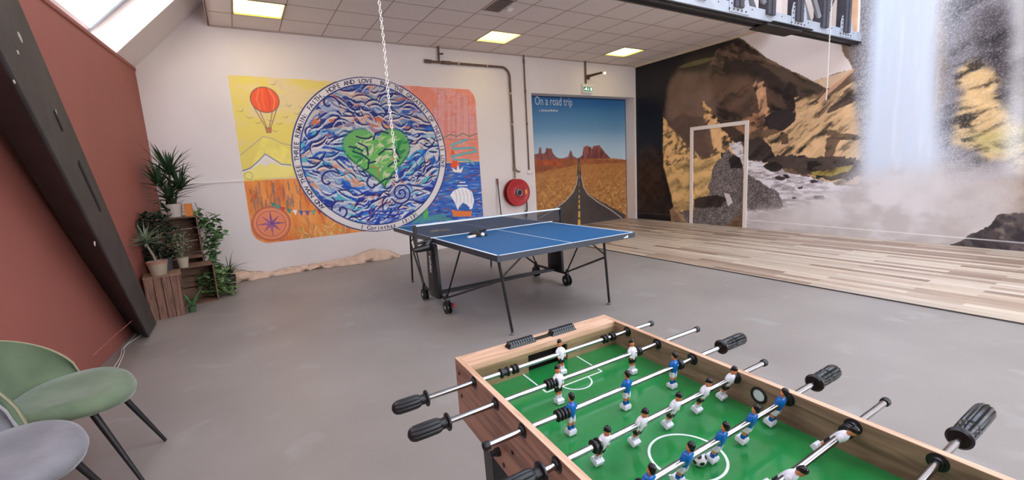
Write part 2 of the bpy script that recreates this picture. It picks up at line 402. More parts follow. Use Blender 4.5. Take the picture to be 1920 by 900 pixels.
# ------------------------------------------------------------------ painting by hand on a fine grid
def vnoise(x, y, seed):
    xi = np.floor(x).astype(int); yi = np.floor(y).astype(int); fx = x-xi; fy = y-yi
    fx = fx*fx*(3-2*fx); fy = fy*fy*(3-2*fy)
    T = np.random.RandomState(seed).rand(256, 256)
    def g(a, b): return T[a & 255, b & 255]
    return (g(xi, yi)*(1-fx)+g(xi+1, yi)*fx)*(1-fy)+(g(xi, yi+1)*(1-fx)+g(xi+1, yi+1)*fx)*fy
def fbm(x, y, seed, oct=4):
    s = 0; a = .5; t = 0
    for i in range(oct):
        s = s+a*vnoise(x*2**i+17.3*i, y*2**i+9.1*i, seed+i); t += a; a *= .55
    return s/t
class Canvas:
    def __init__(s, x0, x1, z0, z1, res):
        s.x0, s.x1, s.z0, s.z1 = x0, x1, z0, z1
        s.n = int(round(abs(x1-x0)/res))+1; s.m = int(round((z1-z0)/res))+1
        s.X, s.Z = np.meshgrid(np.linspace(x0, x1, s.n), np.linspace(z0, z1, s.m)); s.C = np.zeros((s.m, s.n, 3)); s.res = res
    def warp(s, amp, sc, seed):
        return (s.X+amp*(fbm(s.X*sc, s.Z*sc, seed)-.5)*2+amp*.5*(fbm(s.X*sc*5, s.Z*sc*5, seed+7)-.5), s.Z+amp*(fbm(s.X*sc, s.Z*sc, seed+50)-.5)*2+amp*.5*(fbm(s.X*sc*5, s.Z*sc*5, seed+57)-.5))
    def inside(s, pts, X=None, Z=None):
        X = s.X if X is None else X; Z = s.Z if Z is None else Z
        r = np.zeros(X.shape, bool); n = len(pts)
        for i in range(n):
            ax, az = pts[i]; bx, bz = pts[(i+1) % n]
            if az == bz: continue
            c = ((az > Z) != (bz > Z)) & (X < (bx-ax)*(Z-az)/(bz-az)+ax)
            r ^= c
        return r
    def blend(s, m, c, a=1.0):
        m = (m*a)[..., None] if not np.isscalar(m) else m*a
        c = np.asarray(c, float); c = c/255. if c.max() > 1.01 else c
        s.C = s.C*(1-m)+c*m
    def poly(s, pts, c, amp=0, sc=3, seed=1, a=1., var=0, vs=8, soft=0):
        X, Z = s.warp(amp, sc, seed) if amp else (s.X, s.Z)
        m = s.inside(pts, X, Z).astype(float)
        if soft: m = s.blur(m, soft)
        c = np.asarray(c, float)/255.
        if var: c = c[None, None]*(1+var*(fbm(s.X*vs, s.Z*vs, seed+9)[..., None]-.5)*2)
        s.blend(m, np.clip(c, 0, 1), a)
    def blur(s, m, r):
        k = max(1, int(r/s.res))
        for _ in range(2):
            for ax in (0, 1):
                p = np.concatenate([np.repeat(m.take([0], ax), k, ax), m, np.repeat(m.take([-1], ax), k, ax)], ax)
                c = np.cumsum(p, ax); z = np.zeros_like(c.take([0], ax)); c = np.concatenate([z, c], ax)
                L = m.shape[ax]; w = 2*k+1
                m = (c.take(range(w, w+L), ax)-c.take(range(0, L), ax))/w
        return m
    def win(s, xa, xb, za, zb):
        fx = (s.n-1)/(s.x1-s.x0); fz = (s.m-1)/(s.z1-s.z0)
        i = sorted(((xa-s.x0)*fx, (xb-s.x0)*fx)); j = ((za-s.z0)*fz, (zb-s.z0)*fz)
        i0, i1 = max(0, int(i[0])), min(s.n, int(i[1])+2); j0, j1 = max(0, int(j[0])), min(s.m, int(j[1])+2)
        return slice(j0, max(j0, j1)), slice(i0, max(i0, i1))
    def line(s, pts, w, c, a=1., taper=False):
        c = np.asarray(c, float)/255.; K = len(pts)-1
        for k in range(K):
            (ax, az), (bx, bz) = pts[k], pts[k+1]
            ww = w*(1-abs(2*(k+.5)/K-1)**2*.8) if taper else w
            sl_ = s.win(min(ax, bx)-ww, max(ax, bx)+ww, min(az, bz)-ww, max(az, bz)+ww)
            X, Z = s.X[sl_], s.Z[sl_]
            if X.size == 0: continue
            L = (bx-ax)**2+(bz-az)**2+1e-9; t = np.clip(((X-ax)*(bx-ax)+(Z-az)*(bz-az))/L, 0, 1)
            d = np.hypot(X-ax-t*(bx-ax), Z-az-t*(bz-az))
            m = np.clip((ww/2-d)/s.res+.5, 0, 1)[..., None]*a
            s.C[sl_] = s.C[sl_]*(1-m)+c*m
    def ell(s, cx, cz, rx, rz, c, a=1., ring=0):
        d = np.hypot((s.X-cx)/rx, (s.Z-cz)/rz)
        e = s.res/min(rx, rz)
        m = np.clip((1-d)/e+.5, 0, 1)
        if ring: m = m*np.clip((d-1+ring/min(rx, rz))/e+.5, 0, 1)
        s.blend(m, c, a)
    def stroke(s, cx, cz, ln, w, ang, curv, c, a=1.):
        n = 7; pts = []
        for i in range(n):
            u = (i/(n-1)-.5)*ln; v = curv*((2*u/ln)**2-.5)*ln if ln else 0
            pts.append((cx+u*math.cos(ang)-v*math.sin(ang), cz+u*math.sin(ang)+v*math.cos(ang)))
        s.line(pts, w, c, a, taper=True)
    def build(s, name, place, mt, gain=1.0, parent=None, keep=None, flip=False, shift=(0, 0, 0)):
        n, m = s.n, s.m
        co = place(s.X.ravel(), s.Z.ravel())-np.asarray(shift, float)
        idx = np.arange(n*m).reshape(m, n)
        q = np.stack([idx[:-1, :-1], idx[:-1, 1:], idx[1:, 1:], idx[1:, :-1]], -1).reshape(-1, 4)
        if keep is not None:
            k = keep[:-1, :-1] & keep[:-1, 1:] & keep[1:, 1:] & keep[1:, :-1]; q = q[k.ravel()]
        if flip: q = q[:, ::-1]
        used = np.unique(q); rm = np.full(n*m, -1); rm[used] = np.arange(len(used)); q = rm[q]; co = co[used]
        me = bpy.data.meshes.new(name)
        me.vertices.add(len(co)); me.vertices.foreach_set('co', co.astype(np.float32).ravel())
        me.loops.add(q.size); me.loops.foreach_set('vertex_index', q.astype(np.int32).ravel())
        me.polygons.add(len(q)); me.polygons.foreach_set('loop_start', np.arange(0, q.size, 4, dtype=np.int32))
        me.update(calc_edges=True)
        a = me.color_attributes.new('paint', 'BYTE_COLOR', 'POINT')
        C = np.clip(lin(np.clip(s.C, 0, 1)*255)*gain, 0, .95).reshape(-1, 3)[used]
        a.data.foreach_set('color', np.concatenate([C, np.ones((len(C), 1))], 1).astype(np.float32).ravel())
        me.materials.append(mt)
        o = bpy.data.objects.new(name, me); COL.objects.link(o)
        if parent: o.parent = parent
        return o

# ---- waterfall wall covering (right wall); drawn in wall metres (y, z)
GAIN_R, GAIN_B, GAIN_P = 1.2, 1.12, 1.05
def wr(*pts): return [tuple(bp(q, x=XR)[1:]) for q in pts]
cv = Canvas(YB, -.6, 0.0, 4.9, .0098)
X, Z = cv.X, cv.Z
n_big = fbm(X*1.2, Z*1.2, 3); n_mid = fbm(X*5, Z*5, 5, 5); n_fine = fbm(X*22, Z*22, 8, 4)
# tilted strata coordinates
u_ = X*.75+Z*.65; w_ = -X*.65+Z*.75
strat = fbm(u_*9+3*n_mid, w_*2.2, 21, 4)
base = np.stack([118*np.ones_like(X), 92+0*X, 70+0*X], -1)/255.
cv.C = base*(.55+.75*n_mid[..., None])*(.8+.4*strat[..., None])
def rock(pts, c, amp=.08, sc=4, seed=1, a=1., con=.5, fs=9, ang=.6, st_=3, soft=0):
    """an area of rock: rough outline, light and dark ridges running along one direction"""
    X2, Z2 = cv.warp(amp, sc, seed)
    m = cv.inside(pts, X2, Z2).astype(float)
    if soft: m = cv.blur(m, soft)
    ca, sa = math.cos(ang), math.sin(ang)
    p_ = -X*ca+Z*sa; q_ = X*sa+Z*ca
    t = fbm(p_*fs/st_+1.5*n_mid, q_*fs+1.5*n_mid, seed+3, 5); r = 1-np.abs(2*t-1)
    k = np.clip(.86+con*((t-.5)*2.4+(r-.8)*.9), .25, 1.22)
    cv.blend(m, np.clip(np.asarray(c, float)[None, None]/255.*k[..., None], 0, 1), a)
    return m
# dark mountain
rock(wr((1190, 129), (1378, 69), (1405, 84), (1435, 112), (1480, 135), (1530, 157), (1546, 166), (1520, 185), (1490, 200), (1480, 232), (1440, 240), (1400, 230), (1330, 220), (1190, 300)), (74, 56, 48), .04, 5, 31, 1, .75, 8, -.5)
rock(wr((1190, 129), (1378, 69), (1398, 78), (1360, 92), (1330, 120), (1300, 150), (1190, 260)), (34, 26, 26), .07, 4, 33, .92, .6, 8, -.4, 3, .04)
rock(wr((1345, 92), (1372, 80), (1420, 104), (1470, 134), (1440, 128), (1400, 112), (1372, 104), (1350, 122), (1330, 124)), (128, 100, 80), .07, 7, 34, .6, .9, 14, -.7)
rock(wr((1355, 108), (1420, 118), (1470, 145), (1490, 190), (1450, 175), (1410, 150), (1360, 140)), (50, 38, 36), .08, 5, 36, .85, .5, 9, -.6)
rock(wr((1425, 112), (1546, 166), (1530, 176), (1500, 172), (1470, 158)), (88, 72, 58), .03, 5, 35, .9, .35, 14, -.5, 5)
# misty brown slope
cv.poly(wr((1252, 160), (1272, 130), (1310, 132), (1335, 140), (1350, 190), (1335, 240), (1345, 290), (1300, 285), (1262, 240), (1247, 225)), (122, 98, 86), .06, 3, 37, .9, var=.16, vs=3, soft=.06)
rock(wr((1335, 140), (1400, 136), (1440, 160), (1445, 215), (1400, 225), (1360, 200), (1338, 185)), (112, 84, 68), .1, 4, 38, .85, .35, 7, .3, 3, .05)
cv.ell(*bp((1305, 118), x=XR)[1:], .42, .05, (146, 140, 84), .55)
# orange sand
rock(wr((1243, 222), (1262, 240), (1292, 272), (1322, 296), (1342, 322), (1334, 372), (1300, 394), (1262, 398), (1250, 350), (1243, 320)), (240, 198, 132), .05, 6, 41, 1, .3, 7, .2)
rock(wr((1243, 225), (1262, 240), (1300, 280), (1310, 300), (1250, 310), (1243, 300)), (220, 176, 122), .04, 5, 40, .7, .85, 15, .5, 1.5)
rock(wr((1302, 300), (1345, 292), (1372, 286), (1350, 308), (1345, 350), (1330, 375), (1302, 388)), (242, 200, 134), .04, 6, 42, 1, .28, 7, .2)
rock(wr((1316, 190), (1336, 205), (1352, 232), (1384, 268), (1398, 284), (1370, 294), (1334, 292), (1322, 250)), (218, 172, 122), .07, 5, 43, .95, .8, 13, .4, 1.6)
cv.poly(wr((1252, 232), (1275, 215), (1318, 222), (1330, 240), (1338, 288), (1318, 300), (1294, 278)), (94, 74, 64), .04, 4, 44, .92, var=.14, soft=.012)
rock(wr((1340, 226), (1385, 228), (1400, 262), (1382, 272), (1362, 250)), (62, 48, 42), .06, 5, 45, .9, .5)
rock(wr((1412, 150), (1432, 152), (1440, 200), (1462, 232), (1440, 238), (1420, 215)), (190, 146, 110), .08, 6, 46, .9, .9, 12, .9, 2)
rock(wr((1400, 215), (1430, 215), (1450, 238), (1400, 252), (1372, 236)), (170, 124, 92), .08, 6, 48, .8, .7, 12, .2, 2)
rock(wr((1435, 218), (1470, 205), (1494, 212), (1498, 240), (1460, 244), (1440, 240)), (44, 36, 40), .06, 6, 49, .95, .5)
rock(wr((1478, 150), (1492, 162), (1496, 205), (1480, 210), (1466, 180)), (52, 40, 38), .06, 6, 51, .9, .5)
# tan hillside to the right
rock(wr((1400, 285), (1425, 262), (1480, 238), (1500, 212), (1545, 182), (1610, 150), (1655, 150), (1655, 330), (1600, 345), (1560, 345), (1500, 318), (1440, 312), (1405, 300)), (192, 158, 118), .06, 5, 47, 1, .75, 13, .62, 3.5)
rock(wr((1490, 182), (1530, 176), (1556, 186), (1520, 210), (1492, 226)), (206, 170, 128), .05, 6, 52, .9, .7, 14, .5, 3)
for P_, c, sd in (((1556, 196, 1600, 176, 1625, 160, 1630, 172, 1590, 196, 1550, 214), (58, 46, 42), 63), ((1540, 244, 1600, 250, 1620, 262, 1560, 262), (92, 72, 56), 64), ((1548, 262, 1575, 256, 1560, 300, 1545, 300), (80, 62, 50), 66), ((1462, 252, 1476, 250, 1478, 270, 1464, 272), (86, 66, 54), 67)):
    rock(wr(*zip(P_[::2], P_[1::2])), c, .05, 7, sd, .8, .6)
rock(wr((1400, 262), (1425, 255), (1445, 275), (1455, 300), (1428, 306), (1402, 300)), (58, 48, 46), .05, 6, 75, .95, .6)
rock(wr((1440, 296), (1480, 290), (1530, 292), (1580, 296), (1625, 300), (1625, 330), (1560, 338), (1500, 326), (1450, 312)), (62, 52, 48), .07, 7, 69, .95, .8, 16, .1, 2)
rock(wr((1520, 322), (1560, 318), (1600, 310), (1590, 324), (1555, 332), (1525, 330)), (160, 140, 66), .04, 8, 65, .85, .6)
# river
X2, Z2 = cv.warp(.06, 6, 68)
rv_ = cv.inside(wr((1366, 272), (1392, 268), (1396, 300), (1425, 304), (1470, 322), (1520, 334), (1570, 346), (1640, 352), (1700, 400), (1700, 470), (1400, 440), (1400, 330)), X2, Z2).astype(float)
foam = fbm(X*7+2*n_mid, Z*26, 70, 5); cv.blend(rv_, (176, 168, 172), 1); cv.blend(rv_*np.clip((foam-.48)*9, 0, 1), (226, 222, 226), .85); cv.blend(rv_*np.clip((.42-foam)*9, 0, 1), (128, 118, 120), .6)
# gravel
gr = [wr((1330, 350), (1345, 300), (1366, 276), (1384, 300), (1400, 326), (1462, 362), (1468, 388), (1440, 394), (1398, 392), (1360, 425), (1297, 420), (1303, 388), (1328, 372)), wr((1400, 336), (1440, 348), (1464, 372), (1466, 388), (1400, 394)), wr((1275, 398), (1300, 396), (1300, 420), (1270, 420))]
spk = np.random.RandomState(4).rand(*X.shape)
for i_, g_ in enumerate(gr):
    cv.poly(g_, (94, 86, 84), .07, 6, 71+i_, .97, var=.6, vs=9)
    mg = cv.inside(g_, *cv.warp(.07, 6, 71+i_)); cv.blend(mg*(spk > .75), (206, 198, 198), .5); cv.blend(mg*(spk < .4), (66, 60, 60), .65)
rock(wr((1366, 300), (1374, 290), (1388, 296), (1394, 316), (1370, 316)), (40, 34, 34), .02, 7, 74, 1, .3)
rock(wr((1300, 372), (1345, 366), (1366, 372), (1350, 386), (1305, 392)), (54, 44, 42), .05, 7, 77, .9, .5)
cv.poly(wr((1358, 362), (1368, 364), (1374, 380), (1366, 388)), (214, 206, 204), .015, 7, 76, .9)
for q, r_ in (((1450, 312), .16), ((1462, 334), .08), ((1474, 330), .06), ((1528, 340), .07), ((1537, 372), .08), ((1490, 370), .04), ((1500, 350), .04)):
    c_ = bp(q, x=XR); rock([(c_[1]+r_*1.1*math.cos(a), c_[2]+r_*.55*math.sin(a)) for a in np.linspace(0, 2*PI, 10)[:-1]], (52, 44, 44), .04, 9, int(q[0]), .95, .5)
cv.poly(wr((1398, 396), (1470, 392), (1560, 375), (1640, 400), (1780, 440), (1780, 470), (1398, 432)), (188, 180, 180), .06, 4, 79, .9, var=.1, soft=.05)
# right-hand rock face
fr_ = wr((1770, -60), (1925, -60), (1925, 330), (1790, 350), (1740, 300), (1760, 200), (1775, 100))
rock(fr_, (116, 110, 114), .06, 3, 81, 1, .4, 7, .3, 3, .03)
dk = wr((1835, 20), (1905, 10), (1908, 190), (1885, 300), (1868, 250), (1850, 150)); rock(dk, (66, 58, 62), .1, 4, 83, .85, .5, 9, .3, 3, .06)
low = rock(wr((1800, 130), (1832, 112), (1865, 150), (1885, 200), (1925, 240), (1925, 330), (1870, 300), (1800, 275), (1790, 200)), (180, 148, 104), .12, 4, 82, .98, 1.1, 14, .28, 3, .03)
rock(wr((1810, 255), (1840, 246), (1925, 238), (1925, 285), (1850, 292)), (152, 144, 84), .12, 6, 84, .6, .9, 15, .25, 4, .05)
# spray zone to the left of the fall
spray = cv.blur(cv.inside(wr((1600, -40), (1660, -40), (1650, 330), (1620, 330), (1598, 130), (1590, 90))).astype(float), .04)
cv.blend(spray, (128, 126, 132), .75)
cv.blend(spray*(spk > .6), (190, 194, 202), .5); cv.blend(spray*(spk < .3), (72, 72, 80), .55)
# the fall itself
core = cv.blur(cv.inside(wr((1640, -80), (1760, -80), (1755, 60), (1752, 150), (1758, 300), (1740, 420), (1640, 430), (1622, 330), (1630, 150))).astype(float), .1)
cv.blend(np.clip(core*1.15, 0, 1), (204, 216, 232), .98)
haze = cv.blur(cv.inside(wr((1700, -60), (1800, -60), (1775, 60), (1745, 140), (1755, 220), (1800, 320), (1830, 400), (1620, 440), (1560, 400), (1610, 300))).astype(float), .22)
cv.blend(haze, (194, 200, 212), .75)
cv.blend(np.clip(haze*(1-core)*2, 0, 1)*(spk > .7), (222, 226, 234), .3)
streak = fbm(X*16, Z*1.3, 91, 4); cv.blend(core*np.clip((streak-.5)*4, 0, 1), (214, 224, 238), .4); cv.blend(core*np.clip((.45-streak)*4, 0, 1), (190, 204, 224), .4)
fall2 = cv.blur(cv.inside(wr((1898, -60), (1925, -60), (1925, 330), (1880, 330), (1885, 220), (1902, 120))).astype(float), .07)
cv.blend(fall2, (222, 222, 222), .8); cv.blend(fall2*(spk < .3), (150, 144, 130), .5)
dots = cv.blur(cv.inside(wr((1750, -60), (1900, -60), (1925, 430), (1740, 430))).astype(float), .1)
cv.blend(dots*(spk > .84), (220, 218, 216), .3)
mist = cv.blur(cv.inside(wr((1440, 400), (1560, 360), (1640, 330), (1740, 320), (1800, 300), (1860, 320), (1925, 310), (1925, 500), (1440, 470))).astype(float), .16)
cv.blend(mist, (190, 182, 180), .88)
cv.blend(mist*np.clip((n_big-.5)*5, 0, 1), (214, 210, 210), .6); cv.blend(mist*np.clip((.5-fbm(X*2.2, Z*2.8, 97))*5, 0, 1), (160, 150, 146), .45)
# dark rock in the corner
rk = wr((1770, 464), (1800, 452), (1815, 440), (1840, 430), (1858, 418), (1868, 405), (1890, 402), (1925, 396), (1990, 396), (1990, 520), (1770, 520))
cv.poly(rk, (74, 66, 66), .035, 6, 101, 1, var=.4, vs=7)
rm_ = cv.inside(rk, *cv.warp(.035, 6, 101)); cv.blend(rm_*np.clip((.46-fbm(u_*7, w_*14, 103))*8, 0, 1), (40, 35, 40), .8); cv.blend(rm_*np.clip((fbm(u_*9, w_*16, 105)-.6)*8, 0, 1), (134, 118, 106), .6)
# dark cave column on the left
cv.poly(wr((1190, 120), (1300, 92), (1262, 130), (1248, 170), (1243, 220), (1243, 310), (1254, 350), (1262, 392), (1276, 408), (1276, 425), (1190, 425)), (20, 19, 26), .035, 4, 107, .98, var=.3, soft=.012)
cv.poly(wr((1194, 290), (1215, 265), (1238, 290), (1243, 330), (1256, 392), (1262, 405), (1194, 400)), (56, 42, 34), .05, 4, 109, .7, var=.6, vs=9, soft=.04)
cv.poly(wr((1255, 395), (1262, 388), (1276, 400), (1290, 415), (1258, 414)), (186, 146, 108), .03, 6, 111, .7, var=.3)
# where the covering is cut away the white wall shows
cut = wr((1378, 68), (1396, 76), (1418, 92), (1432, 104), (1462, 122), (1500, 140), (1524, 152), (1600, 129), (1594, 118), (1588, 108), (1578, 96), (1576, 82), (1596, 70), (1596, -40), (1330, -40))
wm = cv.inside(cut, *cv.warp(.02, 6, 113))
cv.C[wm] = np.array([222, 212, 208])/255.
low_cut = wr((1524, 152), (1600, 129), (1598, 136), (1556, 166), (1548, 165))
cv.poly(low_cut, (206, 178, 150), .01, 6, 115, 1, var=.06)
cv.poly(wr((1600, 130), (1604, 131), (1550, 180), (1540, 195), (1532, 190), (1560, 160)), (196, 152, 122), .01, 6, 117, .9)
cv.poly(wr((1590, -30), (1613, -30), (1609, 78), (1591, 70)), (222, 178, 142), .02, 8, 119, 1, var=.1); cv.line(wr((1613, -30), (1609, 78)), .03, (238, 232, 226)); cv.line(wr((1592, -30), (1592, 70)), .04, (214, 212, 210))
cv.line(wr((1196, 399), (1400, 412)), .006, (150, 140, 135), .7); cv.line(wr((1400, 412), (1925, 456)), .012, (222, 218, 216), .9)
o = cv.build('waterfall_wall_covering', lambda a, z: np.stack([np.full_like(a, XR-.003), a, z], -1), vcol_mat('printed_wall_covering', .38, .4), GAIN_R, flip=False)
tag(o, 'huge photo wall covering of a white waterfall between brown rocks', 'wall covering')

# ---- painted world mural on the back wall (x, z)
def wbk(*pts): return [tuple(bp(q, y=YB)[[0, 2]]) for q in pts]
cv = Canvas(.06, 4.1, .47, 3.08, .0072)
X, Z = cv.X, cv.Z; nm = fbm(X*4, Z*4, 201, 4); nf = fbm(X*18, Z*18, 203, 3)
MX, MZ, MR = 2.08, 1.775, 1.305
cv.C[:] = np.array([224, 204, 104])/255.*np.ones(cv.C.shape)
cl = fbm(X*2.2+.8*nm, Z*3.4, 205, 4); cv.blend(np.clip((cl-.47)*6, 0, 1), (222, 200, 158), .85); cv.blend(np.clip((cl-.62)*7, 0, 1)*(cl < .66), (176, 170, 150), .6)
zo = 1.47
orange = (Z < zo).astype(float)*(X < MX); cv.blend(orange, (226, 138, 66))
oz = fbm(X*9, Z*2.4, 207, 4); cv.blend(orange*np.clip((oz-.52)*6, 0, 1), (204, 100, 62), .7); cv.blend(orange*np.clip((.45-oz)*6, 0, 1), (236, 160, 92), .7)
pink = (X > MX).astype(float)*(Z > 1.62); cv.blend(pink, (226, 138, 116)); cv.blend(pink*np.clip((nm-.45)*6, 0, 1), (222, 160, 152), .8); cv.blend(pink*np.clip((nf-.5)*6, 0, 1), (214, 128, 110), .5)
cv.blend((X > MX).astype(float)*(Z < 1.6), (58, 104, 186))
R_ = random.Random(5)
for k in range(420):      # sea strokes
    cv.stroke(R_.uniform(2.9, 4.1), R_.uniform(.48, 1.58), R_.uniform(.05, .22), R_.uniform(.01, .028), R_.uniform(-.1, .1), R_.uniform(-.1, .1), R_.choice([(40, 84, 170), (96, 150, 214), (150, 84, 92), (36, 60, 140), (172, 180, 206), (60, 150, 190), (120, 70, 96), (30, 70, 160)]), .75)
for k in range(150):      # orange field strokes
    cv.stroke(R_.uniform(.1, 1.6), R_.uniform(.5, 1.42), R_.uniform(.05, .2), R_.uniform(.008, .022), R_.uniform(1.0, 2.1), R_.uniform(-.2, .2), R_.choice([(186, 84, 54), (238, 170, 100), (170, 110, 90), (214, 120, 70), (140, 120, 120)]), .5)
for k in range(90):       # grasses
    cv.stroke(R_.uniform(.7, 1.9), R_.uniform(.5, .72), R_.uniform(.06, .16), .012, R_.uniform(.5, 2.6), R_.uniform(-.3, .3), R_.choice([(200, 190, 120), (150, 150, 80), (232, 208, 160), (190, 140, 80)]), .7)
for k in range(40):       # little figures in the field
    x_ = R_.uniform(.15, .9); z_ = R_.uniform(1.1, 1.44); cv.line([(x_, z_), (x_+R_.uniform(-.02, .02), z_-R_.uniform(.08, .2))], .018, R_.choice([(130, 112, 116), (176, 96, 64), (98, 96, 112)]), .6)
# mountains
mt_ = [(.08, 1.62), (.2, 1.66), (.32, 1.76), (.42, 1.86), (.52, 1.78), (.62, 1.7), (.75, 1.68)]
cv.poly([(.08, 1.5), (.08, 1.58), (.22, 1.72), (.42, 2.12), (.5, 2.1), (.62, 2.02), (.78, 1.9), (.8, 1.5)], (230, 214, 110), .02, 5, 209, .9, var=.1)
cv.line([(.1, 1.86), (.25, 1.98), (.42, 2.12), (.55, 2.09), (.66, 2.02), (.8, 1.98)], .014, (170, 160, 150), .8)
cv.poly([(.1, 1.5)]+mt_+[(.76, 1.52)], (236, 222, 130), 0, 5, 211, .8)
cv.poly([(.26, 1.68), (.36, 1.78), (.44, 1.84), (.5, 1.77), (.55, 1.7), (.46, 1.72), (.4, 1.68), (.34, 1.72)], (224, 214, 214), .01, 9, 213, .9)
cv.line(mt_, .02, (120, 130, 160), .9); cv.line([(a, b-.02) for a, b in mt_], .014, (232, 228, 228), .9)
for k in range(14):
    x_ = R_.uniform(.15, 1.3); z_ = R_.uniform(2.1, 2.95); cv.stroke(x_, z_, .09, .009, R_.uniform(-.3, .6), .3, (150, 136, 110), .8)
cv.ell(.16, 1.55, .06, .06, (150, 150, 120), .6, ring=.012)
# balloon
cv.ell(.52, 2.66, .195, .19, (120, 84, 84)); cv.ell(.52, 2.66, .183, .178, (232, 92, 56))
for dx, c in ((-.1, (244, 140, 96)), (-.03, (240, 120, 70)), (.06, (210, 74, 50)), (.12, (246, 150, 112))):
    cv.line([(.52+dx*.6, 2.82), (.52+dx*1.1, 2.67), (.52+dx*.8, 2.52)], .02, c, .6)
for a, b_ in (((.36, 2.55), (.48, 2.25)), ((.43, 2.5), (.495, 2.25)), ((.6, 2.5), (.525, 2.25)), ((.67, 2.55), (.545, 2.25))): cv.line([a, b_], .01, (130, 96, 84))
cv.poly([(.475, 2.25), (.55, 2.25), (.54, 2.18), (.485, 2.18)], (196, 120, 84)); cv.line([(.475, 2.25), (.55, 2.25), (.54, 2.18), (.485, 2.18), (.475, 2.25)], .009, (130, 88, 70))
# compass rose
cx, cz = .37, .8
cv.ell(cx, cz, .27, .27, (214, 120, 78)); cv.ell(cx, cz, .27, .27, (170, 96, 90), ring=.014); cv.ell(cx, cz, .235, .235, (232, 146, 104)); cv.ell(cx, cz, .205, .205, (176, 90, 90), ring=.012); cv.ell(cx, cz, .193, .193, (228, 138, 100))
for k in range(8):
    a = PI/2+k*PI/4; r1 = .185 if k % 2 == 0 else .15; b1 = a+.28; b2 = a-.28
    tip = (cx+r1*math.cos(a), cz+r1*math.sin(a)); l_ = (cx+.055*math.cos(b1), cz+.055*math.sin(b1)); r2 = (cx+.055*math.cos(b2), cz+.055*math.sin(b2))
    cv.poly([(cx, cz), l_, tip], (108, 66, 140)); cv.poly([(cx, cz), r2, tip], (190, 120, 160)); cv.line([tip, r2, (cx, cz)], .007, (96, 60, 130))
# bunting
bl = [(.42, 1.12), (.52, 1.05), (.66, .99), (.8, .955), (.95, .94), (1.1, .945), (1.25, .98)]
cv.line(bl, .007, (110, 84, 80))
fc = [(64, 140, 118), (60, 150, 150), (196, 72, 50), (66, 140, 128), (236, 230, 226), (70, 96, 176), (96, 84, 160), (110, 160, 140), (184, 58, 52), (238, 232, 228)]
for k, c in enumerate(fc):
    t_ = k/len(fc)*6; i = int(t_); f_ = t_-i; a = bl[i]; b_ = bl[min(i+1, 6)]; x_ = a[0]+(b_[0]-a[0])*f_; z_ = a[1]+(b_[1]-a[1])*f_
    cv.poly([(x_-.028, z_+.008), (x_+.04, z_-.004), (x_+.008, z_-.085)], c)
# towers
for px0, px1, pt, pb in ((812, 822, 200, 262), (820, 834, 168, 262), (838, 846, 192, 260), (855, 864, 174, 262), (868, 878, 180, 264), (846, 854, 215, 262), (880, 890, 215, 262)):
    a = wbk((px0, pt), (px1, pt+1), (px1, pb), (px0, pb)); cv.poly(a, (214, 156, 160), .006, 9, 215, .6); cv.line(a+[a[0]], .01, (160, 112, 128), .55)
for k in range(46):
    q = bp((R_.uniform(815, 892), R_.uniform(170, 260)), y=YB); cv.stroke(q[0], q[2], R_.uniform(.03, .12), .009, R_.choice([0, PI/2, .5]), R_.uniform(-.3, .3), R_.choice([(176, 104, 112), (206, 130, 140), (196, 96, 80), (238, 190, 180)]), .6)
cv.line(wbk((832, 258), (845, 252), (856, 256), (868, 250), (880, 256), (895, 250)), .018, (112, 124, 104)); cv.line(wbk((832, 262), (895, 261)), .012, (150, 130, 116), .8)
cv.line(wbk((875, 262), (846, 272), (850, 279), (888, 277), (893, 284), (872, 288), (848, 293), (852, 300), (878, 300), (889, 308)), .04, (110, 132, 150)); cv.line(wbk((875, 262), (846, 272), (850, 279), (888, 277), (893, 284), (872, 288), (848, 293), (852, 300), (878, 300), (889, 308)), .024, (96, 184, 190))
cv.poly(wbk((844, 290), (848, 278), (854, 290)), (226, 96, 60))
sun = wbk((853, 308))[0]; cv.poly([(sun[0]+(.11 if k % 2 else .075)*math.cos(k*PI/8), sun[1]+(.09 if k % 2 else .06)*math.sin(k*PI/8)) for k in range(16)], (232, 84, 50))
cv.poly(wbk((846, 313), (856, 319), (858, 307), (862, 318), (869, 312), (865, 324), (851, 323)), (236, 232, 230)); cv.line(wbk((846, 313), (856, 319), (858, 307), (862, 318), (869, 312), (865, 324), (851, 323), (846, 313)), .007, (150, 120, 130))
# ship
cv.poly(wbk((844, 366), (850, 358), (862, 352), (874, 352), (885, 360), (889, 375), (886, 390), (880, 394), (876, 384), (868, 380), (862, 386), (858, 394), (853, 380)), (236, 234, 236))
for x_ in (852, 859, 866, 873, 880): cv.line(wbk((x_, 356), (x_+4, 366), (x_+4, 380)), .009, (150, 140, 150), .8)
cv.poly(wbk((862, 394), (866, 386), (874, 384), (880, 388), (881, 395)), (48, 96, 170))
cv.poly(wbk((846, 392), (853, 395), (881, 396), (885, 394), (883, 406), (850, 406)), (226, 124, 62)); cv.line(wbk((862, 342), (872, 342)), .02, (236, 234, 234)); cv.line(wbk((858, 348), (876, 348)), .02, (236, 234, 234))
# green plants bottom right
cv.poly(wbk((780, 408), (830, 398), (850, 412), (770, 420)), (80, 160, 140), .05, 6, 217, .7)
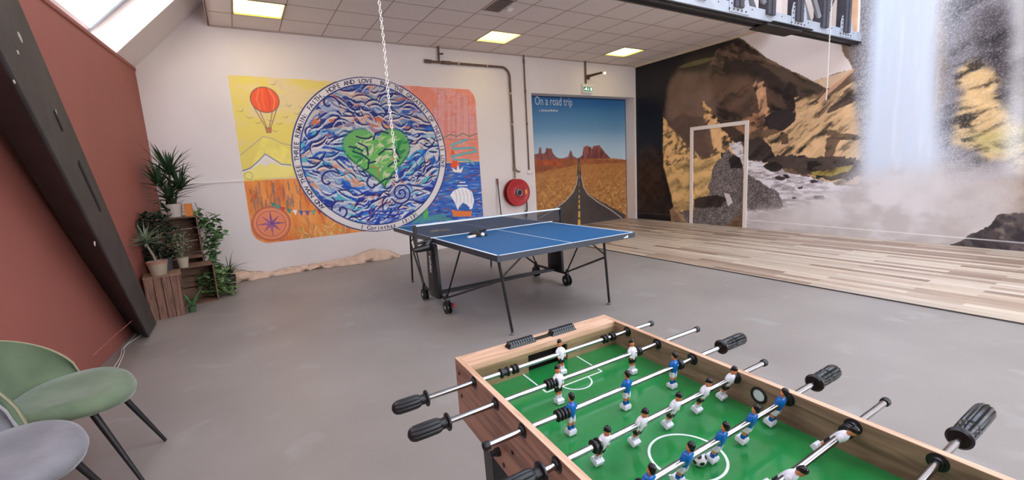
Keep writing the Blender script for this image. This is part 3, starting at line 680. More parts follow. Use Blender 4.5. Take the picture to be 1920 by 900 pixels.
# the round world
cv.ell(MX, MZ, MR, MR, (34, 42, 110)); cv.ell(MX, MZ, MR-.018, MR-.018, (222, 216, 214)); RI = MR-.125
cv.ell(MX, MZ, RI, RI, (34, 52, 130))
disc = np.hypot(X-MX, Z-MZ) < RI-.012
save = cv.C.copy()
cv.C[disc] = np.array([60, 92, 168])/255.
pal_top = [(44, 66, 150), (176, 178, 190), (192, 186, 182), (186, 180, 176), (90, 120, 176), (30, 44, 116), (206, 160, 134), (120, 150, 176), (150, 130, 160), (206, 110, 74)]
pal_mid = [(30, 84, 176), (60, 150, 196), (190, 198, 208), (26, 52, 140), (204, 200, 196), (196, 196, 200), (90, 176, 190), (40, 110, 190), (160, 180, 200), (206, 150, 120)]
pal_low = [(26, 70, 176), (200, 204, 216), (206, 204, 208), (30, 50, 146), (80, 170, 190), (222, 220, 226), (60, 120, 200), (120, 140, 200), (24, 60, 160)]
def flow(x, z):
    r = math.hypot(x-MX, z-MZ)+1e-6
    return .5*math.sin(3.1*x+1.7*math.sin(2.3*z))+.2*math.sin(5*z+2*x)+(.6*(r/RI)**4)*(-(x-MX)/r)*(1 if z > MZ else -1)
for k in range(1250):
    a = R_.uniform(0, 2*PI); r = RI*math.sqrt(R_.random()); x_, z_ = MX+r*math.cos(a), MZ+r*math.sin(a)
    pal = pal_top if z_ > MZ+.45 else (pal_mid if z_ > MZ-.5 else pal_low)
    cv.stroke(x_, z_, R_.uniform(.1, .4), R_.uniform(.035, .085), flow(x_, z_)+R_.uniform(-.3, .3), R_.uniform(-.28, .28), R_.choice(pal), .85)
for k in range(240):      # dark contour strokes with white beside them
    a = R_.uniform(0, 2*PI); r = RI*math.sqrt(R_.random())*.97; x_, z_ = MX+r*math.cos(a), MZ+r*math.sin(a)
    an = flow(x_, z_)+R_.uniform(-.4, .4); cu = R_.uniform(-.4, .4); ln = R_.uniform(.12, .34)
    cv.stroke(x_, z_-.03, ln, .03, an, cu, R_.choice([(214, 214, 222), (190, 196, 210), (226, 208, 196)]), .8); cv.stroke(x_, z_, ln, R_.uniform(.02, .036), an, cu, (26, 36, 104), .95)
for k in range(26):
    a = R_.uniform(0, 2*PI); r = RI*math.sqrt(R_.random())*.9; x_, z_ = MX+r*math.cos(a), MZ+r*math.sin(a)
    cv.stroke(x_, z_, R_.uniform(.06, .18), .022, R_.uniform(-1.5, 1.5), .2, (206, 104, 70), .7)
def spiral(cx, cz, r0, turns, c, w, d=1, a0=0):
    cv.line([(cx+r0*(1-t/30*.9)*math.cos(a0+d*2*PI*turns*t/30), cz+r0*(1-t/30*.9)*math.sin(a0+d*2*PI*turns*t/30)) for t in range(31)], w, c)
for q, r0, tn, a0 in (((752, 362), .2, 2.1, 3.6), ((617, 195), .16, .8, 0), ((640, 395), .17, 1.2, 2), ((617, 340), .2, .7, .6), ((700, 345), .16, .8, 1)):
    c_ = bp(q, y=YB); cv.ell(c_[0], c_[2], r0, r0*.9, (196, 202, 214), .55); spiral(c_[0], c_[2], r0, tn, (24, 36, 110), .026, 1, a0)
hc = (2.13, 1.86)
def heart(s_, dx=0, dz=0):
    P_ = []
    for k in range(60):
        t_ = 2*PI*k/60; hx = 16*math.sin(t_)**3; hz = 13*math.cos(t_)-5*math.cos(2*t_)-2*math.cos(3*t_)-math.cos(4*t_)
        P_.append((hc[0]+dx+hx*.0345*s_+(.05 if hz < 0 else 0)*(-hz/17), hc[1]-.05+dz+hz*.0345*s_))
    return P_
cv.poly(heart(1.06), (30, 110, 110), .02, 5, 221, .6); H_ = heart(1.0)
cv.poly(H_, (104, 172, 96), .015, 5, 223)
for k in range(240):
    x_, z_ = R_.uniform(1.55, 2.7), R_.uniform(1.2, 2.25)
    if cv.inside(heart(.9), np.array([[x_]]), np.array([[z_]]))[0, 0]:
        e = abs(x_-hc[0])/.55; cv.stroke(x_, z_, R_.uniform(.08, .24), R_.uniform(.03, .06), R_.uniform(-.3, 1.3), R_.uniform(-.3, .3), R_.choice([(60, 150, 80), (84, 176, 84), (40, 128, 76)] if e > .55 else [(150, 196, 120), (186, 206, 150), (110, 186, 90), (206, 208, 172), (90, 170, 84)]), .8)
for pts in (((668, 256), (678, 259), (690, 260), (697, 256)), ((700, 262), (704, 250), (716, 246), (728, 250)), ((672, 268), (688, 276), (690, 290)), ((662, 284), (680, 290), (692, 300), (690, 316), (678, 322)), ((710, 290), (722, 280), (738, 280)), ((738, 268), (744, 286), (750, 296)), ((705, 348), (722, 336), (742, 332)), ((728, 312), (738, 304), (748, 302)), ((655, 275), (668, 277), (680, 283)), ((690, 306), (704, 303))):
    cv.line(wbk(*pts), .026, (26, 40, 84))
cv.line(wbk((694, 312), (708, 314), (710, 325), (706, 338)), .016, (196, 120, 70)); cv.line(wbk((738, 282), (742, 290), (736, 300)), .03, (206, 130, 80), .8)
cv.line(H_[18:44], .022, (28, 96, 70), .7)
for k in range(3): cv.line([(MX-.45+.1*k+i*.09, .79+.03*math.sin(i*.8)-.07*k+.012*(5-abs(i-5))) for i in range(11-2*k)], .022, (40, 60, 170))
keepd = cv.C.copy(); cv.C = save; cv.C[disc] = keepd[disc]
cv.line([(MX+RI*math.cos(t/120*2*PI), MZ+RI*math.sin(t/120*2*PI)) for t in range(121)], .016, (30, 44, 120))
cv.poly(wbk((795, 412), (793, 402), (801, 390), (803, 398), (802, 406)), (92, 182, 84)); cv.line(wbk((776, 414), (790, 404), (802, 390)), .012, (60, 140, 80)); cv.line(wbk((776, 408), (779, 400), (784, 406)), .012, (70, 130, 90))
cr_ = .24
def rr(x, z):
    bl_ = (x < .085+cr_) & (z < .5+cr_) & (np.hypot(x-.085-cr_, z-.5-cr_) > cr_)
    tr_ = (x > 4.08-cr_) & (z > 2.98-cr_) & (np.hypot(x-4.08+cr_, z-2.98+cr_) > cr_)
    return (x > .085) & (x < 4.08) & (z > .5+0*x) & (z < 3.0-.012*(x-.1)) & ~bl_ & ~tr_
keep = rr(X, Z) | (np.hypot(X-MX, Z-MZ) < MR)
mural = cv.build('painted_world_mural', lambda a, z: np.stack([a-2.08, np.full_like(a, -.002), z-.5], -1), vcol_mat('mural_paint', .6, .3), GAIN_B, keep=keep, flip=False)
mural.location = (2.08, YB, .5)
tag(mural, 'colourful hand painted mural with a round blue world and green heart', 'mural')
INK = mat('navy_lettering_paint', (36, 34, 86), .6)
def ring_text(txt, a0, a1, r, size, inward=False):
    n = len(txt); lt = MB()
    for i, ch in enumerate(txt+' '):
        if ch == ' ':
            if lt.v: obj('lettering', lt, INK, mural, smooth=0)
            lt = MB(); continue
        a = math.radians(a0+(a1-a0)*(i+.5)/n)
        vs_, fs = text_mesh(ch, size, align='CENTER')
        rot = a-PI/2 if not inward else a+PI/2
        c, s_ = math.cos(rot), math.sin(rot)
        lt.add([(MX+r*math.cos(a)+v[0]*c-v[1]*s_, YB-.003-v[2], MZ+r*math.sin(a)+v[0]*s_+v[1]*c) for v in vs_], fs)
ring_text('AND NOW THESE THREE REMAIN: FAITH, HOPE AND LOVE. BUT THE GREATEST OF THESE IS LOVE', 221, -12, MR-.104, .098)
ring_text('1 Corinthas  13:13', 252, 299, MR-.035, .1, True)

# ---- road poster in the doorway recess
YP = YR_
def wp(*pts): return [tuple(bp(q, y=YP)[[0, 2]]) for q in pts]
cv = Canvas(X0, X1, .015, ZO, .0125); X, Z = cv.X, cv.Z
t_ = np.clip((Z-1.5)/(ZO-1.5), 0, 1)[..., None]
cv.C = (np.array([176, 202, 220])*(1-t_)+np.array([44, 104, 160])*t_)/255.
t2 = np.clip((Z-1.5)/.7, 0, 1)[..., None]; cv.C = cv.C*(.0+t2)+(np.array([184, 206, 220])/255.)*(1-t2)
land = [(X0-.1, 0)]+wp((998, 293), (1020, 297), (1060, 296), (1110, 296), (1150, 297), (1180, 300))+[(X1+.1, 0)]
cv.poly(land, (178, 122, 70), .01, 6, 301)
g1 = np.clip((1.5-Z)/1.4, 0, 1); n1 = fbm(X*14, Z*40, 303, 4); n2 = fbm(X*20, Z*24, 305, 4)
lm = cv.inside(land)
cv.blend(lm*g1, (196, 144, 84), .8); cv.blend(lm*np.clip((.5-n2)*6, 0, 1)*g1, (132, 84, 48), .75); cv.blend(lm*np.clip((n2-.56)*7, 0, 1)*g1, (232, 190, 118), .8)
cv.blend(lm*np.clip((.47-n1)*6, 0, 1), (150, 90, 56), .5)
cv.poly([(X0-.1, 1.28)]+wp((1001, 297), (1060, 298), (1175, 300))+[(X1+.1, 1.42), (X0+1.4, 1.43), (X0+.3, 1.3)], (150, 84, 56), .02, 6, 307, .85, var=.2)
cv.poly(wp((1003, 312), (1010, 302), (1040, 300), (1052, 306), (1050, 311), (1020, 310)), (176, 84, 52), .02, 6, 309, .9, var=.25)
BUT = (116, 66, 66)
for P_, c in (((((1000, 299), (1001, 290), (1010, 288), (1011, 277), (1015, 277), (1016, 288), (1022, 287), (1024, 278), (1034, 278), (1036, 286), (1044, 295), (1052, 299))), (128, 76, 76)), (((1052, 299), (1066, 293), (1069, 282), (1071, 282), (1074, 292), (1084, 298)), (130, 84, 84)), (((1082, 299), (1092, 291), (1094, 276), (1101, 273), (1108, 276), (1110, 280), (1112, 274), (1124, 272), (1130, 280), (1136, 288), (1145, 297)), BUT)):
    cv.poly(wp(*P_), c, .008, 9, 311, 1, var=.25, vs=9)
    pl = wp(*P_); mm = cv.inside(pl); cv.blend(mm*np.clip((fbm(X*26, Z*5, 313)-.5)*6, 0, 1), (168, 104, 92), .7); cv.blend(mm*(Z < 1.56), (150, 86, 68), .5)
road = wp((1084, 297), (1087, 297), (1090, 330), (1094, 348), (1102, 362), (1120, 374), (1145, 388), (1172, 402), (1172, 424), (1004, 424), (1004, 405), (1036, 392), (1062, 374), (1076, 358), (1081, 340))
cv.poly(road, (78, 70, 68), 0, 1, 315, 1, var=.12, vs=4)
cv.line(wp((1083, 330), (1081, 345), (1075, 360), (1060, 377), (1036, 395), (1010, 410)), .02, (206, 196, 186)); cv.line(wp((1090, 330), (1094, 350), (1102, 364), (1120, 378), (1146, 394), (1166, 409)), .02, (206, 196, 186))
for a, b_, w in ((305, 320, .01), (326, 334, .01), (342, 350, .012), (356, 360, .015), (367, 371, .03), (376, 380, .035), (385, 390, .045), (398, 406, .06), (414, 424, .08)): cv.line(wp((1086, a), (1086, b_)), w, (226, 176, 90))
cv.line([(X0, ZO-.01), (X1, ZO-.01)], .03, (36, 60, 92)); cv.line([(X1-.012, 0), (X1-.012, ZO)], .024, (40, 56, 76), .8); cv.line([(X0+.008, 1.4), (X0+.008, ZO)], .016, (60, 96, 130), .8)
poster = cv.build('desert_road_poster', lambda a, z: np.stack([a-7, np.zeros_like(a), z], -1), vcol_mat('poster_print', .4, .3), GAIN_P)
poster.location = (7, YP, 0)
tag(poster, 'tall desert highway poster with red buttes filling the doorway recess', 'poster')
PT = mat('poster_white_ink', (206, 216, 222), .6)
a, b_ = bp((1003, 196), y=YP), bp((1073, 202), y=YP)
def fit_text(txt, x0, x1, z0, zb=None, hs=1.0):
    pt = MB()
    vs_, fs = text_mesh(txt, 1.0, bold=0); v = np.array(vs_); w = v[:, 0].max()-v[:, 0].min(); s_ = (x1-x0)/w
    pt.add([(x0+(q[0]-v[:, 0].min())*s_, YP-.003-q[2], z0+q[1]*s_*hs) for q in vs_], fs)
    obj('lettering', pt, PT, poster, smooth=0)
fit_text('On a road trip', a[0], b_[0], a[2]-.005, hs=1.45)
a2, b2 = bp((1011, 207), y=YP), bp((1046, 208), y=YP)
sm = MB(); xq = a2[0]; rq = random.Random(2)      # the line below the heading is too small to read: blurred little strokes
while xq < b2[0]:
    wq = rq.uniform(.014, .024); hq = rq.choice((.03, .03, .034, .046)); sm.box((xq, YP-.004, a2[2]-.02), (xq+wq*.62, YP-.003, a2[2]-.02+hq)); xq += wq if rq.random() > .1 else wq*2
obj('small_print', sm, PT, poster, smooth=0)

# ------------------------------------------------------------------ white door trim on the waterfall wall
dt = MB(); ya, yb_, zt = 6.26, 4.97, 2.08
for y0, y1, z0, z1 in ((ya-.075, ya, 0.012, zt), (yb_, yb_+.075, 0.012, zt), (yb_+.0751, ya-.0751, zt-.075, zt)): dt.box((XR-.022, y0, z0), (XR-.003, y1, z1))
struct('door_1', dt, mat('white_door_trim', (236, 226, 216), .45), bevel=.003)
g = MB(); p1 = bp((340, 340), y=YB); p2 = bp((458, 335), y=YB)
g.box((-.9, YB-.012, 1.47), (.07, YB, 1.482)); struct('trim_8', g, WHITE2)

# ------------------------------------------------------------------ inclined beam on the left
tb = thing('inclined_beam', 'thick tapering charcoal beam leaning from the floor over the red wall', 'beam', (-1.0, 5.6, 0))
def ln(p0, p1, z):
    t_ = (z-p0[1])/(p1[1]-p0[1]); return p0[0]+(p1[0]-p0[0])*t_
xa_, xb_ = -1.16, -.93
rs = []
for z in (0.0, .5, 1.0, 1.6, 2.2, 3.2):
    yM = ln((5.40, 0), (3.34, 2.16), z); yR = ln((5.90, 0.05), (3.81, 2.557), z); yL = ln((5.87, -.03), (3.88, 1.86), z)
    rs.append([(xa_, yL, z), (xb_, yM, z), (xb_, yR, z), (xa_, yR+.1, z)])
obj('beam_body', MB().rings(rs), BEAMC, tb, smooth=30, bevel=.025)
chip = MB(); slot = MB()
CHIPC = mat('bare_plaster_chip', (196, 184, 176), .8); DARKS = mat('dark_slot', (20, 18, 18), .8)
def on_face(px): return bp(px, x=xb_)
def patch(mb, px, w, h, ang=0):
    c = on_face(px); e1 = np.array([0, -math.sin(.83), math.cos(.83)]); e1 = np.array([0, -.69, .72]); e2 = np.array([0, .72, .69])
    pts = [c+np.array([.0, 0, 0])+(w*math.cos(a)*(.8+.4*random.random()))*e2+(h*math.sin(a)*(.8+.4*random.random()))*e1 for a in np.linspace(0, 2*PI, 10)[:-1]]
    mb.prism(pts, (.003, 0, 0))
for px, w, h in (((177, 457), .022, .016), ((37, 70), .014, .035), ((33, 98), .01, .012), ((26, 153), .01, .01), ((104, 211), .02, .015)): patch(chip, px, w, h)
obj('paint_chip', chip, CHIPC, tb, smooth=0, label='pale chips where the paint is missing')
for p0, p1, w in (((101, 208), (117, 245), .012), ((147, 304), (188, 394), .02)):
    a, b_ = on_face(p0), on_face(p1); d = (b_-a)/np.linalg.norm(b_-a); s_ = np.cross(d, (1, 0, 0))
    slot.obox((a+b_)/2+np.array([.001, 0, 0]), d*np.linalg.norm(b_-a)/2, s_*w, (.003, 0, 0))
obj('beam_slot', slot, DARKS, tb, smooth=0, label='dark narrow slots')

# ------------------------------------------------------------------ steel truss
tt = thing('roof_truss', 'grey riveted steel lattice truss ending in the waterfall wall', 'truss', (6.0, 3.3, 3.04))
ST = mat('skylit_blue_grey_steel', (176, 182, 192), .45, .3, var=.1, vscale=6); STD = mat('dark_grey_steel', (74, 72, 80), .5, .3, var=.12, vscale=8); STB = mat('near_black_steel', (42, 38, 38), .55)  # skylight tint is in the pale blue-grey; near-black darkens the underside
yN, yF_, zB = 3.24, 3.42, 3.04; TX0 = 1.0
obj('bottom_flange', MB().box((TX0, yN-.01, zB-.012), (XR-.01, yF_, zB)).box((TX0, yN+.03, zB-.03), (XR-.01, yN+.05, zB-.012)).box((TX0, yF_-.05, zB-.03), (XR-.01, yF_-.03, zB-.012)), STB, tt, smooth=0)
obj('bottom_web', MB().box((TX0, yN, zB), (XR-.01, yN+.012, zB+.13)).box((TX0, yF_-.012, zB), (XR-.01, yF_, zB+.13)), ST, tt, smooth=0)
obj('top_chord', MB().box((TX0, yN-.01, zB+1.1), (XR-.01, yF_, zB+1.12)).box((TX0, yN, zB+.98), (XR-.01, yN+.012, zB+1.1)).box((TX0, yF_-.012, zB+.98), (XR-.01, yF_, zB+1.1)), ST, tt, smooth=0)
xs_ = [bp((1577, 40), y=3.3)[0], bp((1535, 40), y=3.3)[0], bp((1487, 25), y=3.3)[0], bp((1442, 15), y=3.3)[0]]
dx = (xs_[0]-xs_[2])/2
x = xs_[2]-dx
posts = list(xs_[:3])
while x > TX0+.3: posts.append(x); x -= dx
for i, x in enumerate(posts):
    m_ = MB(); w = .085
    m_.box((x-w, yN-.035, zB+.075), (x+w, yN-.025, zB+.99)).box((x-w, yN-.025, zB+.075), (x-w+.012, yN+.09, zB+.99)).box((x+w-.012, yN-.025, zB+.075), (x+w, yN+.09, zB+.99)).box((x-.006, yN-.045, zB+.06), (x+.006, yN-.035, zB+.99))
    obj('truss_post', m_, STD, tt, smooth=0)
dgm = 0
for i in range(len(posts)-1):
    if i % 2: a, b_ = posts[i], posts[i+1]
    else: b_, a = posts[i], posts[i+1]
    m_ = MB()
    for yy in (yN+.014, yF_-.03):
        m_.tube([(a, yy+.008, zB+.1), ((a+b_)/2, yy+.008, zB+.55), (b_, yy+.008, zB+1.0)], .035, 4, flat=(1, .35))
    obj('truss_diagonal', m_, ST if i % 2 else STD, tt, smooth=0)
for i, x in enumerate(posts):
    if i % 2 == 0:
        m_ = MB().prism([(x-.16, yN-.008, zB+.02), (x+.24, yN-.008, zB+.02), (x+.22, yN-.008, zB+.16), (x+.16, yN-.008, zB+.3), (x-.12, yN-.008, zB+.3), (x-.16, yN-.008, zB+.2)], (0, .008, 0))
        pl = obj('gusset_plate', m_, ST, tt, smooth=0)
        r0_ = None
        for (dx_, dz_) in [(-.16+.08*k, .05) for k in range(5)]+[(-.12+.08*k, .11) for k in range(4)]+[(-.125, .17), (-.115, .22), (-.105, .27), (.12, .17), (.13, .22), (.13, .27)]:
            if r0_ is None:
                if i == 0: rivet_mesh = obj('rivet', MB().lathe((0, 0, 0), (0, -1, 0), [(0, .011), (.006, .009), (.009, .004)], 8), STB, world=False); r0_ = rivet_mesh
                else: r0_ = rivet_mesh.copy(); COL.objects.link(r0_)
                q_ = r0_
            else: q_ = r0_.copy(); COL.objects.link(q_)
            q_.parent = pl; q_.location = Vector((x+dx_, yN-.008, zB+dz_))-world_loc(pl)
x = TX0+.2
while x < XR-.1:
    q_ = rivet_mesh.copy(); COL.objects.link(q_); q_.parent = tt; q_.location = Vector((x, yN, zB+.095))-world_loc(tt); q_.scale = (.8, .8, .8); x += .33
xj = bp((1425, 62), y=3.3)[0]; xj2 = bp((1490, 75), y=3.3)[0]
obj('splice_plate', MB().box((xj, yN-.03, zB-.05), (xj2, yF_+.02, zB-.03)).box((xj+.1, yN-.05, zB-.008), (xj2+.25, yN-.02, zB+.004)), STB, tt, smooth=0)

# ------------------------------------------------------------------ chains
def chain(name, label, x, y, z0, z1, L, r, m):
    c = MB(); z = z1; k = 0
    while z-L > z0:
        pts = []
        for j in range(10):
            a = 2*PI*j/10; du = math.cos(a)*L*.28; dz = math.sin(a)*L*.62
            pts.append((x+(du if k % 2 else 0)+.002*math.sin(z*9), y+(0 if k % 2 else du), z-L/2+dz))
        c.tube(pts, r, 5, closed=True); z -= L*.92; k += 1
    return tag(obj(name, c, m), label, 'chain')
CHN = mat('pale_zinc_chain', (214, 210, 202), .35, .4)
q = bp((744, 335), y=3.0)
chain('hanging_chain', 'pale link chain hanging in front of the painted world mural', q[0], 3.0, q[2], ZT, .026, .0026, CHN)
q2 = bp((1549, 190), y=2.8)
chain('bead_chain', 'thin white bead chain hanging before the truss and waterfall', q2[0], 2.8, q2[2], ZT, .022, .003, CHN)

# ------------------------------------------------------------------ pipes, sign, wall lamp
def pp(px, off=.05): return bp(px, y=YB-off)
a = pp((799, 116)); b_ = pp((957, 130)); z_ = 3.39
t = thing('heating_pipe', 'brown steel pipe bending down the white wall to the hose reel', 'pipe', (3.2, YB-.05, 3.39))
xd = 4.86; yp_ = YB-.05
pth = [(3.13, yp_, z_), (4.2, yp_, z_), (4.68, yp_, z_)]+[(4.68+.17*math.sin(a_), yp_, z_-.17+.17*math.cos(a_)) for a_ in np.linspace(.2, PI/2, 7)]+[(xd-.01, yp_, 2.4), (xd-.015, yp_, 1.45)]
obj('pipe_run', MB().tube(pth, .021, 10), PIPEC, t)
obj('pipe_end', MB().tube([(3.1, yp_, z_), (3.22, yp_, z_)], .032, 10).tube([(3.42, yp_, z_), (3.6, yp_, z_)], .03, 10), PIPEC, t)
obj('riser', MB().tube([(3.37, yp_, z_), (3.38, yp_, ZC)], .018, 8).tube([(3.38, yp_, 3.53), (3.46, yp_-.01, 3.54)], .016, 8), PIPEC, t)
cl = MB()
for x in (3.75, 4.35): cl.tube([(x-.012, yp_, z_), (x+.012, yp_, z_)], .026, 10).box((x-.01, yp_, z_-.01), (x+.01, YB, z_+.01))
for z in (2.9, 2.3): cl.tube([(xd-.012, yp_, z-.012), (xd-.012, yp_, z+.012)], .026, 10).box((xd-.022, yp_, z-.01), (xd-.002, YB, z+.01))
obj('pipe_clip', cl, GREY_CLIP, t)
vl = MB().tube([(xd-.015, yp_, 1.45), (xd-.015, yp_, 1.38)], .028, 10).tube([(xd-.015, yp_, 1.42), (xd+.05, yp_-.03, 1.36), (xd+.09, yp_-.04, 1.36)], .016, 8).tube([(xd-.015, yp_, 1.38), (xd-.015, yp_, 1.225)], .013, 8)
obj('valve', vl, mat('brass_valve', (120, 104, 84), .4, .6), t)
t = thing('conduit_pipe', 'thin straight brown conduit down the wall beside the poster', 'pipe', (5.22, YB-.03, 1.3))
obj('conduit', MB().tube([(5.22, YB-.03, ZC), (5.215, YB-.03, 1.38)], .013, 8), PIPEC, t)
obj('conduit_joint', MB().tube([(5.22, YB-.03, 2.93), (5.22, YB-.03, 2.98)], .018, 8).tube([(5.22, YB-.03, 2.3), (5.22, YB-.03, 2.34)], .018, 8).tube([(5.22, YB-.03, 3.5), (5.22, YB-.03, 3.58)], .018, 8), PIPEC, t)
obj('junction_knob', MB().lathe((5.22, YB, 1.33), (0, -1, 0), [(0, .045), (.03, .045), (.045, .03), (.05, .01)]).tube([(5.25, YB-.03, 1.32), (5.3, YB-.04, 1.31)], .018, 8), WHITE2, t)
t = thing('wall_lamp', 'dark bracket lamp with a bright tip over the exit sign', 'lamp', (6.92, YB-.1, 3.36))
a = bp((1103, 143), y=YB-.05); b_ = bp((1129, 136), y=YB-.3); c_ = bp((1134, 137), y=YB-.32)
obj('lamp_arm', MB().tube([a, b_], [.03, .022], 10), mat('dark_bronze', (84, 68, 50), .4, .4), t)
obj('lamp_bracket', MB().box((a[0]-.04, YB-.06, a[2]-.06), (a[0]+.04, YB, a[2]+.03)), mat('dark_bronze_bracket', (80, 64, 50), .4, .4), t, smooth=0, bevel=.006)
obj('lamp_tip', MB().ball(c_, .026), mat('lit_lamp_tip', (255, 246, 220), .3, emit=1.2), t)
t = thing('exit_sign', 'small green and white emergency exit sign above the doorway poster', 'sign', (6.85, YB-.03, 3.0))
s0 = bp((1091, 157), y=YB-.03); s1 = bp((1111, 175), y=YB-.03)
ex0, ex1, ez0, ez1 = s0[0], s1[0], s1[2], s0[2]
obj('sign_housing', MB().box((ex0, YB-.06, ez0), (ex1, YB, ez1)), mat('sign_white', (226, 226, 216), .4), t, smooth=0, bevel=.006)
gz0, gz1 = ez0+.035, ez1-.07; gx0, gx1 = ex0+.02, ex1-.03
obj('sign_panel', MB().box((gx0, YB-.064, gz0), (gx1, YB-.06, gz1)), mat('sign_green', (24, 128, 92), .4, emit=.12), t, smooth=0)
pc = MB(); yy = YB-.068; gw = gx1-gx0; gh = gz1-gz0
def spoly(pts): pc.prism([(gx0+gw*u, yy, gz0+gh*v) for u, v in pts], (0, .004, 0))
spoly([(.76, .14), (.92, .14), (.92, .86), (.76, .86)])                                   # door
spoly([(.53, .85), (.58, .85), (.58, .4), (.64, .4), (.555, .14), (.47, .4), (.53, .4)])  # arrow
spoly([(.27, .92), (.34, .92), (.36, .84), (.32, .76), (.26, .76), (.24, .84)])            # runner head
spoly([(.2, .74), (.34, .72), (.36, .45), (.26, .4), (.2, .5)]); spoly([(.2, .7), (.06, .58), (.08, .52), (.22, .6)]); spoly([(.26, .44), (.1, .38), (.04, .2), (.1, .18), (.16, .32), (.3, .36)]); spoly([(.28, .44), (.4, .36), (.36, .12), (.3, .12), (.32, .32), (.24, .38)]); spoly([(.34, .66), (.44, .56), (.42, .52), (.33, .58)])
obj('sign_pictogram', pc, mat('sign_pictogram_white', (230, 250, 240), .4, emit=.4), t, smooth=0)
obj('sign_conduit', MB().tube([(6.84, YB-.03, ez1), (6.84, YB-.03, ZC)], .018, 8), PIPEC, t)

# ------------------------------------------------------------------ fire hose reel and pole
hc_ = bp((973, 361), y=YB-.18)
t = thing('fire_hose_reel', 'round red fire hose reel mounted on the white wall', 'hose reel', (hc_[0], YB-.1, hc_[2]))
RC = mat('signal_red_enamel', (178, 40, 44), .35)
Rr = .275
obj('reel_front_disc', MB().lathe((hc_[0], YB-.16, hc_[2]), (0, -1, 0), [(0, Rr), (.012, Rr), (.02, Rr-.01), (.02, Rr-.05), (.012, Rr-.07), (.012, .09), (.02, .07), (.02, .01)], 48), RC, t)
obj('reel_back_disc', MB().lathe((hc_[0], YB-.03, hc_[2]), (0, -1, 0), [(0, Rr), (.015, Rr), (.015, .02)], 48), RC, t)
hs = MB()
for k in range(4):
    for rr_ in (.16, .2, .235): hs.tube([(hc_[0]+rr_*math.cos(a), YB-.06-.028*k, hc_[2]+rr_*math.sin(a)) for a in np.linspace(0, 2*PI, 33)[:-1]], .014, 6, closed=True)
obj('hose', hs, mat('black_hose', (36, 28, 30), .5), t)
obj('hub', MB().lathe((hc_[0], YB-.18, hc_[2]), (0, -1, 0), [(0, .08), (.02, .078), (.03, .06), (.03, .03), (.05, .026), (.055, .01)], 24), mat('hub_grey', (50, 52, 58), .35, .3), t)
obj('hub_ring', MB().tube([(hc_[0]+.062*math.cos(a), YB-.21, hc_[2]+.062*math.sin(a)) for a in np.linspace(0, 2*PI, 25)[:-1]], .008, 6, closed=True), mat('hub_silver', (190, 196, 204), .3, .6), t)
obj('reel_label', MB().box((hc_[0]+.15, YB-.183, hc_[2]-.04), (hc_[0]+.2, YB-.18, hc_[2]+.045)).box((hc_[0]+.15, YB-.184, hc_[2]-.002), (hc_[0]+.2, YB-.1835, hc_[2]+.004)), mat('orange_label', (236, 160, 90), .5), t, smooth=0)
obj('wall_bracket', MB().box((hc_[0]-.05, YB-.035, hc_[2]-.15), (hc_[0]+.05, YB, hc_[2]+.15)).tube([(hc_[0], YB-.02, hc_[2]), (hc_[0], YB-.2, hc_[2])], .025, 12), RC, t)
nz = MB().tube([(hc_[0]+.24, YB-.08, hc_[2]-.1), (hc_[0]+.25, YB-.07, hc_[2]-.35), (hc_[0]+.235, YB-.06, hc_[2]-.5), (hc_[0]+.22, YB-.05, hc_[2]-.75)], [.014, .014, .014, .012], 8).tube([(hc_[0]+.235, YB-.06, hc_[2]-.4), (hc_[0]+.228, YB-.06, hc_[2]-.52)], .024, 8)
obj('nozzle', nz, BLACK, t)
a = bp((932, 336), y=YB-.03); b_ = bp((939, 404), y=YB-.12)
d = b_-a; foot = a+d*((a[2]-.0)/(a[2]-b_[2]))
t = thing('pole', 'thin black pole with a reddish grip leaning on the white wall', 'pole', (foot[0], YB-.2, 0))
foot = np.array([foot[0], YB-.2, .0]); 
obj('pole_shaft', MB().tube([a+np.array([0, -.01, 0]), foot+np.array([0, 0, .01])], .012, 8), BLACK, t)
u0 = a+np.array([0, -.01, 0]); u1 = u0+(foot-u0)*.09
obj('pole_grip', MB().tube([u0+np.array([0, 0, .01]), u1], .019, 8), mat('reddish_grip', (130, 70, 62), .6), t)

# ------------------------------------------------------------------ crumpled packing paper along the wall
def paper():
    mb = MB(); N = 84; K = 6; x0, x1 = -.47, 2.28
    tex = np.random.RandomState(3); f = []
    for i in range(N):
        u = i/(N-1); x = x0+(x1-x0)*u
        h = .035+.06*vnoise(np.array([u*11]), np.array([.3]), 5)[0]+(.15*math.exp(-((u-.07)/.06)**2))+(.09*math.exp(-((u-.85)/.12)**2))
        h *= min(1, (1-u)*18+.1)*min(1, u*20+.2)
        dep = .1+.12*vnoise(np.array([u*7]), np.array([4.3]), 6)[0]+.05*math.exp(-((u-.07)/.08)**2)
        row = []
        for k in range(K):
            v = k/(K-1)
            zz = h*(1-v)**1.1+.012*(v < .99); yy = YB-.015-dep*v**.8
            cr_ = .09*(vnoise(np.array([u*34]), np.array([v*3+1.7]), 9)[0]-.5)+.06*(vnoise(np.array([u*47]), np.array([v*6]), 12)[0]-.5)
            row.append((x+.02*math.sin(k*2+u*40), min(YB-.006, yy+cr_*(.3+v)*.8), max(.004, zz+abs(cr_)*.9*(v > .05)*(v < .97))))
        f.append(row)
    vs_ = [q for r in f for q in r]; fs = [(i*K+k, i*K+k+1, (i+1)*K+k+1, (i+1)*K+k) for i in range(N-1) for k in range(K-1)]
    mb.add(vs_, fs); return mb
o = obj('packing_paper', paper(), mat('kraft_paper', (216, 186, 164), .8, var=.1, vscale=8), smooth=12)
sd = o.modifiers.new('thickness', 'SOLIDIFY'); sd.thickness = .003
tag(o, 'crumpled brown packing paper lying along the foot of the white wall', 'paper')

